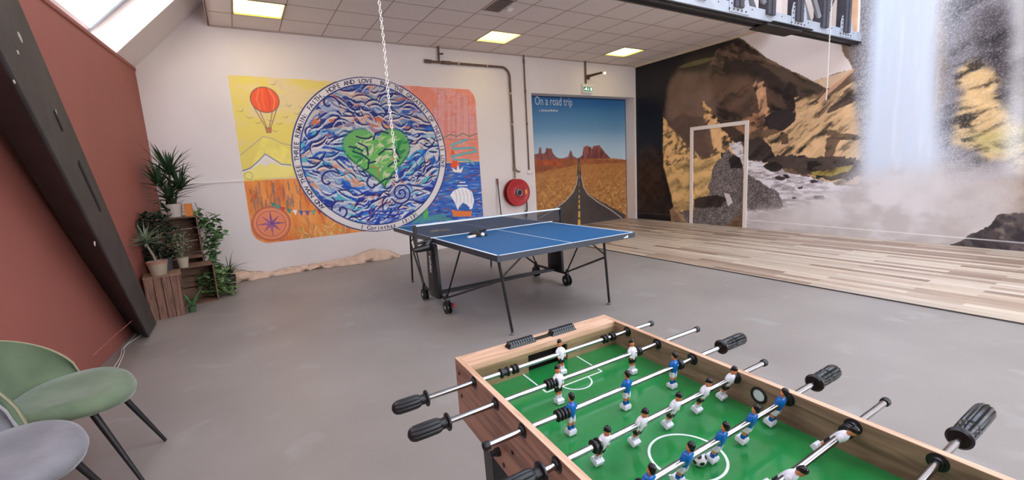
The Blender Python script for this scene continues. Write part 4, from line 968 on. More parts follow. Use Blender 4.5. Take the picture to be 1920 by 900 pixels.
# ------------------------------------------------------------------ table tennis table
TXa, TXb, TYa, TYb, TZ = 1.663, 3.188, 2.981, 5.721, .76
tt = thing('table_tennis_table', 'blue table tennis table with black wheeled undercarriage', 'table', ((TXa+TXb)/2, 4.35, 0))
TOPB = mat('blue_table_top', (24, 92, 142), .5, spec=.3); EDGE = mat('dark_grey_table_edge', (58, 62, 70), .45); LINEW = mat('white_court_line', (228, 236, 242), .5)
def half_top(y0, y1):
    b_ = MB().box((TXa, y0, TZ-.018), (TXb, y1, TZ))
    o = obj('tabletop', b_, TOPB, tt, smooth=0)
    e = MB()
    e.box((TXa-.004, y0, TZ-.05), (TXa+.02, y1, TZ-.0015)).box((TXb-.02, y0, TZ-.05), (TXb+.004, y1, TZ-.0015)).box((TXa+.02, y0-.002, TZ-.05), (TXb-.02, y0+.02, TZ-.0015)).box((TXa+.02, y1-.02, TZ-.05), (TXb-.02, y1+.002, TZ-.0015))
    e.box((TXa-.004, y0-.002, TZ-.05), (TXa+.02, y0, TZ-.0015)).box((TXb-.02, y0-.002, TZ-.05), (TXb+.004, y0, TZ-.0015))
    obj('edge_frame', e, EDGE, tt, smooth=0)
    l = MB(); z0, z1 = TZ, TZ+.0008
    l.box((TXa, y0, z0), (TXa+.02, y1, z1)).box((TXb-.02, y0, z0), (TXb, y1, z1))
    if y0 < 4: l.box((TXa, y0, z0), (TXb, y0+.02, z1))
    else: l.box((TXa, y1-.02, z0), (TXb, y1, z1))
    xm = (TXa+TXb)/2; l.box((xm-.004, y0, z0), (xm+.004, y1, z1+.0002))
    obj('court_line', l, LINEW, o, smooth=0)
half_top(TYa, 4.345); half_top(4.355, TYb)
r_ = .0125
legs_ = [((1.69, 3.02), (1.866, 3.166)), ((2.86, 3.06), (3.078, 3.235)), ((1.84, 5.6), (1.83, 5.66)), ((3.04, 5.6), (3.04, 5.66))]
legmid = []
for (tx, ty), (fx, fy) in legs_:
    obj('leg', MB().tube([(tx, ty, TZ-.045), (fx, fy, .03)], r_, 10), BLACKM, tt)
    obj('leg_foot', MB().lathe((fx, fy, 0), (0, 0, 1), [(0, .02), (.01, .02), (.02, .012), (.045, .011), (.05, .014), (.055, .012)], 12), mat('grey_levelling_foot', (96, 96, 98), .5), tt)
    k = .54; legmid.append(np.array([tx+(fx-tx)*(1-k/.71), ty+(fy-ty)*(1-k/.71), k]))
XL, XRt = 1.665, 3.225
for x in (XL, XRt):
    obj('chassis_beam', MB().tube([(x, 4.10, .15), (x, 4.75, .15)], .018, 8).tube([(x, 4.10, .15), (x, 4.10, .2)], .014, 8).tube([(x, 4.75, .15), (x, 4.75, .2)], .014, 8), BLACKM, tt)
    px = x-.045 if x < 2 else x+.005
    pan = MB().rings([[(px+dx_, 4.36+dy_*w, z) for dx_, dy_ in ((0, -.8), (.012, -1), (.045, -1), (.055, -.8), (.055, .8), (.045, 1), (.012, 1), (0, .8))] for z, w in ((.13, .13), (.16, .145), (.45, .135), (.68, .115), (.7, .1))])
    obj('side_panel', pan, mat('satin_black_panel', (34, 34, 36), .3), tt, smooth=30)
    pan2 = MB().box((px-.004 if x < 2 else px+.055, 4.29, .2), (px if x < 2 else px+.059, 4.43, .66))
    obj('panel_rib', pan2, BLACKM, tt, smooth=0, bevel=.003)
for y in (4.33, 4.40): obj('cross_beam', MB().tube([(XL, y, .16), (XRt, y, .16)], .014, 8), BLACKM, tt)
obj('hub_cap', MB().lathe((1.60, 4.30, .69), (0, 1, 0), [(0, .03), (.01, .05), (.09, .055), (.1, .03)], 20).tube([(1.60, 4.33, .675), (1.5, 4.33, .668), (1.44, 4.33, .665)], [.04, .034, .026], 12), mat('glossy_black_hub', (30, 30, 32), .22), tt)
obj('hub_cap', MB().lathe((3.26, 4.30, .69), (0, 1, 0), [(0, .03), (.01, .05), (.09, .055), (.1, .03)], 20).tube([(3.26, 4.33, .675), (3.36, 4.33, .672)], [.036, .026], 12), mat('glossy_black_hub_2', (30, 30, 32), .22), tt)
def rod(name, a, b_, r=.009): obj(name, MB().tube([a, b_], r, 8), BLACKM, tt)
for i, (x, y, s_) in enumerate(((XL, 4.10, 1), (XRt, 4.10, 1), (XL, 4.75, -1), (XRt, 4.75, -1))):
    yt = 3.72 if s_ > 0 else 5.05
    rod('support_strut', (x, y, .17), (x+(.02 if x < 2 else -.02), yt, TZ-.045))
    rod('leg_brace', (x, y+.01, .165), tuple(legmid[i]), .011)
    lm = legmid[i]; rod('folding_stay', tuple(lm+np.array([0, 0, .02])), (lm[0]+(.2 if x < 2 else -.2), lm[1]-.02, TZ-.045), .008)
def wheel(x, y, brake=False):
    t2 = MB()
    for dx_ in (-.028, .012): t2.lathe((x+dx_, y, .066), (1, 0, 0), [(0, .056), (.003, .066), (.013, .066), (.016, .056)], 24)
    w = obj('castor_wheel', t2, RUBBER, tt)
    obj('wheel_hub', MB().lathe((x-.032, y, .066), (1, 0, 0), [(0, .018), (.064, .018)], 14), mat('silver_axle_cap', (200, 200, 200), .3, .6), w)
    obj('castor_fork', MB().box((x-.01, y-.02, .07), (x+.01, y+.02, .15)).tube([(x-.02, y, .15), (x+.02, y, .15)], .02, 10), BLACK, w)
    if brake: obj('brake_pedal', MB().prism([(x+.032, y-.07, .07), (x+.032, y-.01, .06), (x+.032, y-.02, .11), (x+.032, y-.07, .105)], (.02, 0, 0)), mat('red_brake_pedal', (176, 34, 52), .4), w, smooth=0, label='red brake lever')
wheel(XL, 4.10, True); wheel(XL, 4.75); wheel(XRt, 4.10); wheel(XRt, 4.75)
# net
NX0, NX1 = 1.48, 3.36
for x in (NX0, NX1):
    obj('net_post', MB().box((x-.014, 4.335, .68), (x+.014, 4.365, .915)).box((x-.018, 4.33, .83), (x+.018, 4.37, .9)), BLACK, tt, smooth=0, bevel=.003)
    s_ = 1 if x < 2 else -1
    obj('post_clamp', MB().tube([(x, 4.35, .72), (x+s_*.08, 4.35, .735), (x+s_*.2, 4.35, .735)], .014, 8), BLACK, tt)
def net_mat():
    m = bpy.data.materials.new('fine_black_netting'); m.use_nodes = True; nt = m.node_tree; nt.nodes.clear()
    out = nt.nodes.new('ShaderNodeOutputMaterial'); t = nt.nodes.new('ShaderNodeBsdfTransparent'); g = nt.nodes.new('ShaderNodeBsdfDiffuse'); g.inputs[0].default_value = (*lin((84, 82, 84)), 1)
    x = nt.nodes.new('ShaderNodeMixShader'); x.inputs[0].default_value = .5
    nt.links.new(t.outputs[0], x.inputs[1]); nt.links.new(g.outputs[0], x.inputs[2]); nt.links.new(x.outputs[0], out.inputs[0]); return m
obj('net', MB().box((NX0, 4.3492, .768), (NX1, 4.3508, .905)), net_mat(), tt, smooth=0)
obj('net_tape', MB().box((NX0, 4.346, .9), (NX1, 4.354, .916)), LINEW, tt, smooth=0, label='white tape along the net top')
obj('net_tape', MB().box((NX0+.16, 4.340, .7612), (NX1-.14, 4.348, .768)), LINEW, tt, smooth=0, label='white lower net cord')
# maker's mark on the edge and lettering on the panel
mk = MB(); cxm = 3.07; zz = TZ-.028
for k, (h0, h1) in enumerate(((.006, .01), (.012, .018), (.018, .026))):
    x0 = cxm-.03+.02*k; mk.prism([(x0, TYa-.0045, zz-.012), (x0+.016, TYa-.0045, zz-.012), (x0+.016-.004, TYa-.0045, zz-.012+h1), (x0-.004*1, TYa-.0045, zz-.012+h0)], (0, .0015, 0))
obj('edge_mark', mk, LINEW, tt, smooth=0, label='small white three bar triangle mark')
vs_, fs = text_mesh('adidas', .075)
tx_ = MB(); tx_.add([(XL-.045-.006-v[2], 4.375+v[1]*-1+0.0, .58-v[0]) for v in vs_], fs)
# rotated lettering reading down the panel
for k in range(3):
    z0 = .64-.018*k; tx_.prism([(XL-.0505, 4.33-.0+.012*k, .6+.02*k), (XL-.0505, 4.34+.012*k, .6+.02*k), (XL-.0505, 4.35+.012*k, .655), (XL-.0505, 4.335+.012*k, .66)], (-.001, 0, 0))
obj('panel_lettering', tx_, LINEW, tt, smooth=0, label='white vertical lettering and mark')

# bats and ball
def bat(name, label, px_c, ang, blade, handle, tilt=0):
    c = bp(px_c, z=TZ+.006); c = np.array([c[0], c[1], TZ+.0015+tilt])
    t = thing(name, label, 'bat', tuple(c)); ca, sa = math.cos(ang), math.sin(ang)
    pts = []
    for k in range(28):
        a = 2*PI*k/28; u = .08*math.cos(a); v = .075*math.sin(a); pts.append((c[0]+u*ca-v*sa, c[1]+u*sa+v*ca, c[2]))
    obj('blade', MB().prism(pts, (0, 0, .011)), blade, t, bevel=.001)
    h = MB(); h.obox((c[0]-.125*ca, c[1]-.125*sa, c[2]+.011), (.055*ca, .055*sa, 0), (-.014*sa, .014*ca, 0), (0, 0, .011)); obj('handle', h, handle, t, smooth=0, bevel=.004)
PALEW = mat('pale_bat_wood', (206, 186, 160), .5)
bat('table_tennis_bat', 'black bat with a pale handle lying on the near half of the table', (900, 441), .35, mat('black_bat_rubber', (30, 30, 34), .5), mat('white_bat_handle', (226, 220, 212), .5))
bat('table_tennis_bat', 'table tennis bat with its black handle pointing right beside the ball', (893, 439), .5+PI, mat('black_bat_rubber_2', (36, 34, 36), .5), BLACK, .0125)
bp_o = bpy.data.objects[-1] if False else None
bat('table_tennis_bat', 'pale wooden bat lying on the far half behind the net', (832, 431.5), .15, mat('worn_bat_face', (186, 160, 140), .5), PALEW)
c = bp((903.5, 443), z=TZ)
tag(obj('table_tennis_ball', MB().ball((c[0], c[1]-.02, TZ+.021), .02, 16, 10), mat('white_ball', (240, 240, 236), .35), smooth=180), 'small white ball beside the bats on the near half', 'ball')

# ------------------------------------------------------------------ football table
FA = np.array([.5054, 1.2197]); FH = .86; FW = .6218; FL = 1.275
def F(u, v, z): return (FA[0]+u-.0607*v, FA[1]-.006*u-.998*v, z)
def fbox(mb, u0, u1, v0, v1, z0, z1, mi=0):
    return mb.hexa([F(u0, v1, z0), F(u1, v1, z0), F(u1, v0, z0), F(u0, v0, z0), F(u0, v1, z1), F(u1, v1, z1), F(u1, v0, z1), F(u0, v0, z1)], mi)
WTOP = wood_mat('light_oak_edge', (226, 186, 156), (196, 152, 120), 1, .4); WSIDE = wood_mat('brown_oak_side', (168, 128, 104), (122, 90, 72), 1, .45, .7)
WIN = wood_mat('grey_brown_oak', (154, 126, 102), (110, 88, 70), 1, .45, .8); WEND = wood_mat('olive_oak', (176, 150, 112), (132, 108, 78), 0, .45, .8); WTOPX = wood_mat('light_oak_cross', (226, 186, 156), (200, 156, 124), 0, .4)
ft = thing('football_table', 'table football game with green pitch and oak coloured sides', 'football table', F(FW/2, FL/2, 0)[:2]+(0,))
T_ = .0165; EV = .079; ZF = .775; ZBOT = .665
side = MB(); fbox(side, 0, T_, 0, FL, ZBOT, FH-.001); obj('side_board', side, WSIDE, ft, smooth=0)
side = MB(); fbox(side, FW-T_, FW, 0, FL, ZBOT, FH-.001); obj('side_board', side, WIN, ft, smooth=0)
for u in (0, FW-T_):
    e = MB(); fbox(e, u, u+T_, 0, FL, FH-.001, FH+.0005); obj('top_edging', e, WTOP, ft, smooth=0)
gu0 = bp((990, 672), y=1.141)[0]-FA[0]+.0607*EV; gu1 = bp((1063, 655), y=1.141)[0]-FA[0]+.0607*EV
for (va, vb, vi) in ((0, EV, EV), (FL-EV, FL, FL-EV)):
    e = MB(); fbox(e, T_, FW-T_, va, vb, FH-.018, FH-.0005); obj('end_rail', e, WTOPX, ft, smooth=0)
    e = MB(); s_ = .004 if vi == EV else -.004
    v0, v1 = sorted((vi-s_*3, vi+s_*.01))
    fbox(e, T_, gu0, v0, v1, ZF, FH-.018); fbox(e, gu1, FW-T_, v0, v1, ZF, FH-.018); fbox(e, gu0, gu1, v0, v1, ZF+.058, FH-.018)
    obj('end_board', e, WEND, ft, smooth=0)
    e = MB(); gi0, gi1 = sorted((vi-s_*3, vi-s_*16))
    fbox(e, gu0-.01, gu1+.01, gi0, gi1, ZF-.03, ZF-.028); fbox(e, gu0-.01, gu0-.004, gi0, gi1, ZF-.03, ZF+.065); fbox(e, gu1+.004, gu1+.01, gi0, gi1, ZF-.03, ZF+.065)
    fbox(e, gu0-.01, gu1+.01, gi0, gi0+.003, ZF-.03, ZF+.065); fbox(e, gu0-.01, gu1+.01, gi0, gi1, ZF+.06, ZF+.065)
    obj('goal_pocket', e, mat('dark_goal_lining', (36, 28, 26), .6), ft, smooth=0, label='dark goal opening')
    e = MB(); 
    fbox(e, 0+T_, FW-T_, va if va == 0 else vb-.012, .012 if va == 0 else vb, ZBOT, FH-.018); obj('end_panel', e, WEND, ft, smooth=0)
e = MB(); fbox(e, T_, FW-T_, EV-.012, FL-EV+.012, ZF-.008, ZF); obj('pitch', e, mat('glossy_green_pitch', (38, 130, 64), .13, var=.06, vscale=5, spec=.6), ft, smooth=0)
e = MB(); fbox(e, T_, FW-T_, .012, FL-.012, ZBOT, ZBOT+.01); obj('bottom_board', e, WEND, ft, smooth=0)
# pitch markings
pm = MB(); zl = ZF+.0006
def ring_flat(c, r, w, a0=0, a1=2*PI, n=64):
    vs_ = []; 
    for k in range(n+1):
        a = a0+(a1-a0)*k/n
        for q in (r-w/2, r+w/2): vs_.append((c[0]+q*math.cos(a), c[1]+q*math.sin(a), zl))
    pm.add(vs_, [(2*k, 2*k+1, 2*k+3, 2*k+2) for k in range(n)])
ring_flat((.775, .578), .082, .006)
PMM = mat('white_pitch_line', (232, 240, 236), .35)
obj('centre_circle', pm, PMM, ft, smooth=0); pm = MB()
def fline(a, b_, w=.005):
    a = np.array(a); b_ = np.array(b_); d = (b_-a)/np.linalg.norm(b_-a); n = np.array([-d[1], d[0]])*w/2
    pm.add([(*(a-n), zl+.0001), (*(b_-n), zl+.0001), (*(b_+n), zl+.0001), (*(a+n), zl+.0001)], [(0, 1, 2, 3)])
pA, pB, pC, pD = (.694, 1.0), (.915, 1.012), (.925, 1.142), (.703, 1.142)
pB = (.913, 1.0)
fline(pD, pA); fline(pA, pB); fline(pB, pC); ring_flat(((pA[0]+pB[0])/2, 1.0), .05, .005, PI, 2*PI, 24)
obj('penalty_area', pm, PMM, ft, smooth=0); pm = MB()
nA = [(q[0]-.055, 1.156-q[1]) for q in (pA, pB, pC, pD)]
fline(nA[3], nA[0]); fline(nA[0], nA[1]); fline(nA[1], nA[2]); ring_flat(((nA[0][0]+nA[1][0])/2, nA[0][1]), .05, .005, 0, PI, 24)
ul, ur = F(T_, .643, 0), F(FW-T_, .643, 0)
obj('penalty_area', pm, PMM, ft, smooth=0)
# legs
for u in (.03, FW-.03-.07):
    for v in (.1, FL-.17):
        l = MB(); c0 = F(u, v, 0); s_ = .0
        l.hexa([F(u+.01, v+.06, .03), F(u+.06, v+.06, .03), F(u+.06, v+.01, .03), F(u+.01, v+.01, .03), F(u, v+.07, ZBOT), F(u+.07, v+.07, ZBOT), F(u+.07, v, ZBOT), F(u, v, ZBOT)])
        obj('leg', l, BLACKM, ft, smooth=0, bevel=.003)
        f = F(u+.035, v+.035, 0); obj('leg_foot', MB().lathe(f, (0, 0, 1), [(0, .025), (.02, .025), (.032, .012)], 14), RUBBER, ft)
# bolts and knob on the left side
def left_plane(px):
    n = np.array([-.998, .0607, 0]); P0 = np.array([FA[0], FA[1], 0]); d = CF+(px[0]-960)/FPX*CR-(px[1]-450)/FPX*CU; C0 = np.array([0, 0, CH])
    return C0+((P0-C0)@n)/(d@n)*d
for q in ((861, 700), (866, 742), (961, 848), (945, 872), (1003, 905)):
    c = left_plane(q); obj('side_bolt', MB().lathe(c, (-1, .06, 0), [(-.002, .0065), (.002, .006), (.003, .003)], 14), mat('dark_bolt', (62, 44, 40), .4, .5), ft)
c = left_plane((936, 846)); obj('ball_entry_knob', MB().lathe(c, (-1, .06, 0), [(-.002, .012), (.01, .012), (.012, .009), (.024, .008), (.026, .004)], 16), BLACK, ft)
# throw-in hole ring on the right inside
def right_plane(px):
    P0 = np.array(F(FW-T_, 0, 0)); n = np.array([-.998, .0607, 0]); d = CF+(px[0]-960)/FPX*CR-(px[1]-450)/FPX*CU; C0 = np.array([0, 0, CH])
    return C0+((P0-C0)@n)/(d@n)*d
c = right_plane((1423, 741)); ax = np.array([-.998, .0607, 0])
obj('ball_inlet_ring', MB().tube([c+ax*.001+.0185*(math.cos(a)*np.array([.0607, .998, 0])+math.sin(a)*np.array([0, 0, 1])) for a in np.linspace(0, 2*PI, 33)[:-1]], .0035, 8, closed=True), BLACK, ft)
obj('ball_inlet_disc', MB().lathe(c-ax*.001, ax, [(0, .0165), (.002, .0165)], 24), mat('pale_inlet_disc', (214, 222, 218), .3), ft)

# players
SKIN = mat('moulded_orange_skin', (224, 138, 92), .4); HAIR = mat('glossy_black_hair', (18, 18, 20), .18); WH = mat('glossy_white_kit', (232, 232, 240), .25); BL = mat('glossy_blue_kit', (8, 96, 172), .22); BK = mat('black_shorts', (28, 28, 32), .3)
def player_mesh(white):
    mb = MB(); shirt, shorts, sock = (0, 4, 0) if white else (3, 0, 3)
    def er(z, rx, ry, cx=0, cy=0, n=12): return [(cx+rx*math.cos(2*PI*j/n), cy+ry*math.sin(2*PI*j/n), z) for j in range(n)]
    # foot block
    mb.rings([[(-.0105, -.012, -.064), (.0105, -.012, -.064), (.0105, .009, -.064), (-.0105, .009, -.064)], [(-.0115, -.0125, -.054), (.0115, -.0125, -.054), (.0115, .0095, -.054), (-.0115, .0095, -.054)], [(-.0098, -.0085, -.0505), (.0098, -.0085, -.0505), (.0098, .007, -.0505), (-.0098, .007, -.0505)]], 0)
    for s_ in (-1, 1):
        mb.rings([er(-.052, .0042, .0052, s_*.0052), er(-.046, .0045, .0056, s_*.0052), er(-.0395, .0046, .0058, s_*.005)], sock)
        mb.rings([er(-.0395, .0042, .0052, s_*.005), er(-.033, .0046, .0056, s_*.0052), er(-.027, .0054, .0064, s_*.0052)], 1)
        mb.rings([er(-.029, .0064, .0078, s_*.0056), er(-.021, .0066, .0082, s_*.0054), er(-.013, .0062, .0084, s_*.0048)], shorts)
    mb.rings([er(-.018, .0105, .0082), er(-.012, .0112, .009), er(-.006, .0118, .0098), er(.002, .0132, .0108), er(.010, .014, .0105), (er(.017, .0125, .0085)), er(.0205, .0085, .0062), er(.0225, .0045, .0045)], shirt)
    for s_ in (-1, 1):      # arms moulded against the body
        mb.rings([er(.0165, .003, .0035, s_*.0112), er(.012, .0044, .0052, s_*.0132), er(.004, .0044, .0055, s_*.0142, -.001), er(-.004, .0038, .005, s_*.0134, -.003), er(-.0085, .0032, .004, s_*.0125, -.0045)], shirt)
        mb.rings([er(-.0082, .0028, .0034, s_*.0125, -.0045), er(-.0125, .003, .0034, s_*.012, -.0055), er(-.015, .0015, .002, s_*.012, -.0055)], 1)
    mb.rings([er(.0215, .0038, .004), er(.026, .0038, .0042)], 1)
    mb.rings([er(.0245, .0035, .004), er(.0265, .0058, .0066, 0, -.0006), er(.031, .0066, .0076, 0, -.0004), er(.036, .0068, .0076), er(.041, .0058, .0066), er(.044, .003, .0035)], 1)
    mb.rings([[(0, -.0098, .0325)]*4, [(-.0014, -.0072, .0312), (.0014, -.0072, .0312), (.001, -.0072, .0355), (-.001, -.0072, .0355)]], 1)
    for s_ in (-1, 1):
        mb.ball((s_*.0068, .0005, .033), (.0012, .0016, .0022), 6, 4, 1); mb.ball((s_*.0026, -.0072, .0356), (.0009, .0007, .0007), 6, 4, 2)
    mb.obox((0, -.0073, .0287), (.0018, 0, 0), (0, .0006, 0), (0, 0, .0004), 2)
    mb.rings([er(.031, .0052, .003, 0, .0056), er(.036, .0072, .0068, 0, .0022), er(.0395, .0076, .0086, 0, .0003), er(.0435, .0068, .0078, 0, 0), er(.0468, .0045, .0052, 0, .0005), er(.0482, .0015, .002)], 2)
    for s_ in (-1, 1): mb.lathe((s_*.0175, 0, 0), (s_, 0, 0), [(-.006, .0038), (0, .0038), (.001, .002)], 10, 4)
    me_o = obj('player', mb, [WH, SKIN, HAIR, BL, BK], smooth=50)
    return me_o
proto_w, proto_b = player_mesh(True), player_mesh(False)
RZ = .842; RR = .0072
def ry(i): return 1.070-.1388*i
def rx_at(px, i): return bp(px, y=ry(i))[0]
xi0 = lambda y: FA[0]-.0607*(FA[1]-y)                     # outer left face
used = {True: False, False: False}
def add_player(rodo, white, x, y, tilt):
    src = proto_w if white else proto_b
    if not used[white]: o = src; used[white] = True
    else: o = src.copy(); COL.objects.link(o)
    o.parent = rodo; o.location = Vector((x, y, RZ))-world_loc(rodo)
    o.rotation_euler = (math.radians(tilt), 0, 0 if white else PI)
    o['label'] = 'player in white shirt and black shorts' if white else 'player in blue shirt and white shorts'
def bumper(rodo, x, y, w=.022, r=.0145, ridges=True):
    m = MB().lathe((x-w/2, y, RZ), (1, 0, 0), [(0, r*.75), (.002, r), (.006, r), (.008, r*.72), (w-.008, r*.72), (w-.006, r), (w-.002, r), (w, r*.75)], 20)
    obj('rod_bumper', m, RUBBER, rodo)
def handle(rodo, xf, xe, y, style):
    s_ = 1 if xe > xf else -1; L = abs(xe-xf); N = 48; rs = []
    prof = [(0, .015, 0), (.003, .0215, 0), (.007, .0215, 0), (.009, .0135, 0), (.022, .013, 0), (.026, .0165, 1), (.034, .018, 1), (L*.55, .0185, 1), (L-.016, .018, 1), (L-.008, .0155, .8), (L-.003, .0115, .4), (L, .005, 0)]
    if style: prof = [(0, .018, 0), (.004, .0225, 0), (.009, .0225, 0), (.011, .0145, 0), (.018, .0145, 0), (.022, .0175, 1), (.04, .019, 1), (.042, .0175, 1), (.044, .019, 1), (.062, .0195, 1), (.064, .018, 1), (.066, .0195, 1), (L-.012, .0195, 1), (L-.002, .0175, 1), (L, .015, .3)]
    k_ = 12 if style else 8
    for h, r, fl in prof:
        rs.append([(xf+s_*h, y+(r*(1-.16*fl*max(0, math.cos(k_*2*PI*j/N))**2))*math.cos(2*PI*j/N), RZ+(r*(1-.16*fl*max(0, math.cos(k_*2*PI*j/N))**2))*math.sin(2*PI*j/N)) for j in range(N)])
    obj('rod_handle', MB().rings(rs), RUBBER if not style else mat('black_ribbed_grip', (13, 13, 15), .28), rodo, smooth=40)
def cap(rodo, x, y, s_):
    obj('rod_end_cap', MB().lathe((x, y, RZ), (s_, 0, 0), [(-.012, .0095), (-.002, .0105), (.002, .0095), (.004, .004)], 16), RUBBER, rodo)
# rod: (white?, left side, left px flange/end, right px flange/end, men px, tilt, bumpers px)
rods = [
 (True, 'H', (803, 745), (735, 765), 'C', (1222, 605), None, [(1051, 664)], -4, [(945, 692, .03), (965, 690, .02), (1134, 634, .02), (1148, 630, .018)]),
 (True, 'H', (843, 788), (765, 815), 'C', (1308, 615), None, [(1046, 712), (1185, 661)], 0, [(1028, 719, .018), (1038, 716, .018), (1197, 660, .014)]),
 (False, 'C', (908, 835), None, 'H', (1350, 652), (1392, 635), [(1071, 769), (1175, 718), (1263, 682)], -4, [(1048, 777, .018), (1060, 774, .018), (1274, 682, .014)]),
 (True, 'H', (1018, 880), (925, 917), 'C', (1434, 680), None, [(1131, 829), (1201, 790), (1264, 760), (1320, 733), (1367, 710)], 22, [(1117, 833, .02), (1382, 704, .02)]),
 (False, 'C', None, None, 'H', (1525, 722), (1565, 700), [(1213, 890), (1286, 853), (1351, 819), (1408, 784), (1461, 752)], -18, [(1198, 898, .018), (1478, 745, .022)]),
 (True, 'H', None, None, 'C', (1661, 757), None, [(1380, 938), (1477, 886), (1573, 822)], 42, [(1588, 812, .016)]),
 (False, 'C', None, None, 'H', (1798, 822), (1845, 790), [], 0, []),
 (False, 'C', None, None, 'H', None, None, [], 0, []),
]
for i, (white, lk, l0, l1, rk_, r0, r1, men, tilt, bumps) in enumerate(rods):
    y = ry(i); xlf = xi0(y); xrt = xlf+FW
    xl0 = rx_at(l0, i) if l0 else xlf-.09; xr0 = rx_at(r0, i) if r0 else xrt+.16
    R = MB().tube([(xl0, y, RZ), (xr0, y, RZ)], RR, 16)
    ro = obj('playing_rod', R, CHROME, ft, smooth=60)
    for xw, s_ in ((xlf, -1), (xlf+T_, 1), (xrt-T_, -1), (xrt, 1)):
        obj('rod_bearing', MB().lathe((xw, y, RZ), (s_, 0, 0), [(0, .0175), (.0015, .0175), (.003, .012), (.008, .0105), (.009, .0078)], 24), BLACK, ro)
    if lk == 'H': handle(ro, xl0, rx_at(l1, i) if l1 else xl0-.115, y, 0)
    else: cap(ro, xl0, y, -1)
    if rk_ == 'H': handle(ro, xr0, rx_at(r1, i) if r1 else xr0+.1, y, 1)
    else: cap(ro, xr0, y, 1)
    xs2 = [rx_at(q, i) for q in men]
    if i == 6: xs2 = [.66, .84]; white = False; tilt = 0
    if i == 7: xs2 = [.72]; tilt = 0
    for x in xs2: add_player(ro, white, x, y, tilt if white else -tilt if False else tilt)
    for bx, by, w in bumps: bumper(ro, rx_at((bx, by), i), y, w)
# score counters
def counter(px0, px1):
    a = bp(px0, z=FH+.01); b_ = bp(px1, z=FH+.01); x0, x1 = a[0], b_[0]; yv = FA[1]-.04
    base = MB().rings([[(x0-.006, yv-.017, FH), (x1+.006, yv-.017, FH), (x1+.006, yv+.017, FH), (x0-.006, yv+.017, FH)], [(x0, yv-.013, FH+.009), (x1, yv-.013, FH+.009), (x1, yv+.013, FH+.009), (x0, yv+.013, FH+.009)]])
    o = obj('score_counter', base, BLACK, ft, smooth=0)
    n = 10; s0 = None
    for k in range(n):
        x = x0+(x1-x0)*(k+.5)/n; w = (x1-x0)/n*.36
        if s0 is None:
            m = MB().rings([[(x-w, yv+.0155*math.cos(a_)*1, FH+.008+.0125*math.sin(a_)) for a_ in np.linspace(0, PI, 9)], [(x+w, yv+.0155*math.cos(a_), FH+.008+.0125*math.sin(a_)) for a_ in np.linspace(0, PI, 9)]])
            s0 = obj('score_slider', m, mat('glossy_black_slider', (26, 26, 30), .15), o, smooth=40); xs0 = x
        else:
            q = s0.copy(); COL.objects.link(q); q.location = (x-xs0, 0, 0)
    return x0, x1, yv
a0 = counter((956, 648), (1003, 636)); a1 = counter((1040, 626), (1080, 614))
obj('counter_bridge', MB().box((a0[1], a0[2]-.006, FH), (a1[0], a0[2]+.006, FH+.006)), BLACK, ft, smooth=0)
# little football
def icosa_ball(c, r):
    import bmesh
    bm = bmesh.new(); bmesh.ops.create_icosphere(bm, subdivisions=4, radius=r)
    ph = (1+5**.5)/2; cs = [Vector(q).normalized() for q in [(0, s_, t_*ph) for s_ in (-1, 1) for t_ in (-1, 1)]+[(s_, t_*ph, 0) for s_ in (-1, 1) for t_ in (-1, 1)]+[(s_*ph, 0, t_) for s_ in (-1, 1) for t_ in (-1, 1)]]
    me = bpy.data.meshes.new('football')
    for f in bm.faces:
        d = f.calc_center_median().normalized(); f.smooth = True; f.material_index = 1 if max(d.dot(q) for q in cs) > math.cos(.33) else 0
    bm.to_mesh(me); bm.free(); me.materials.append(mat('white_ball_plastic', (230, 226, 228), .3)); me.materials.append(mat('black_ball_panel', (20, 20, 22), .3))
    o = bpy.data.objects.new('football', me); COL.objects.link(o); o.location = c; o.rotation_euler = (.5, .35, .2); return o
c = bp((1311, 860), z=ZF+.016)
tag(icosa_ball((c[0], c[1], ZF+.0165), .016), 'small black and white football lying in the centre circle', 'ball')

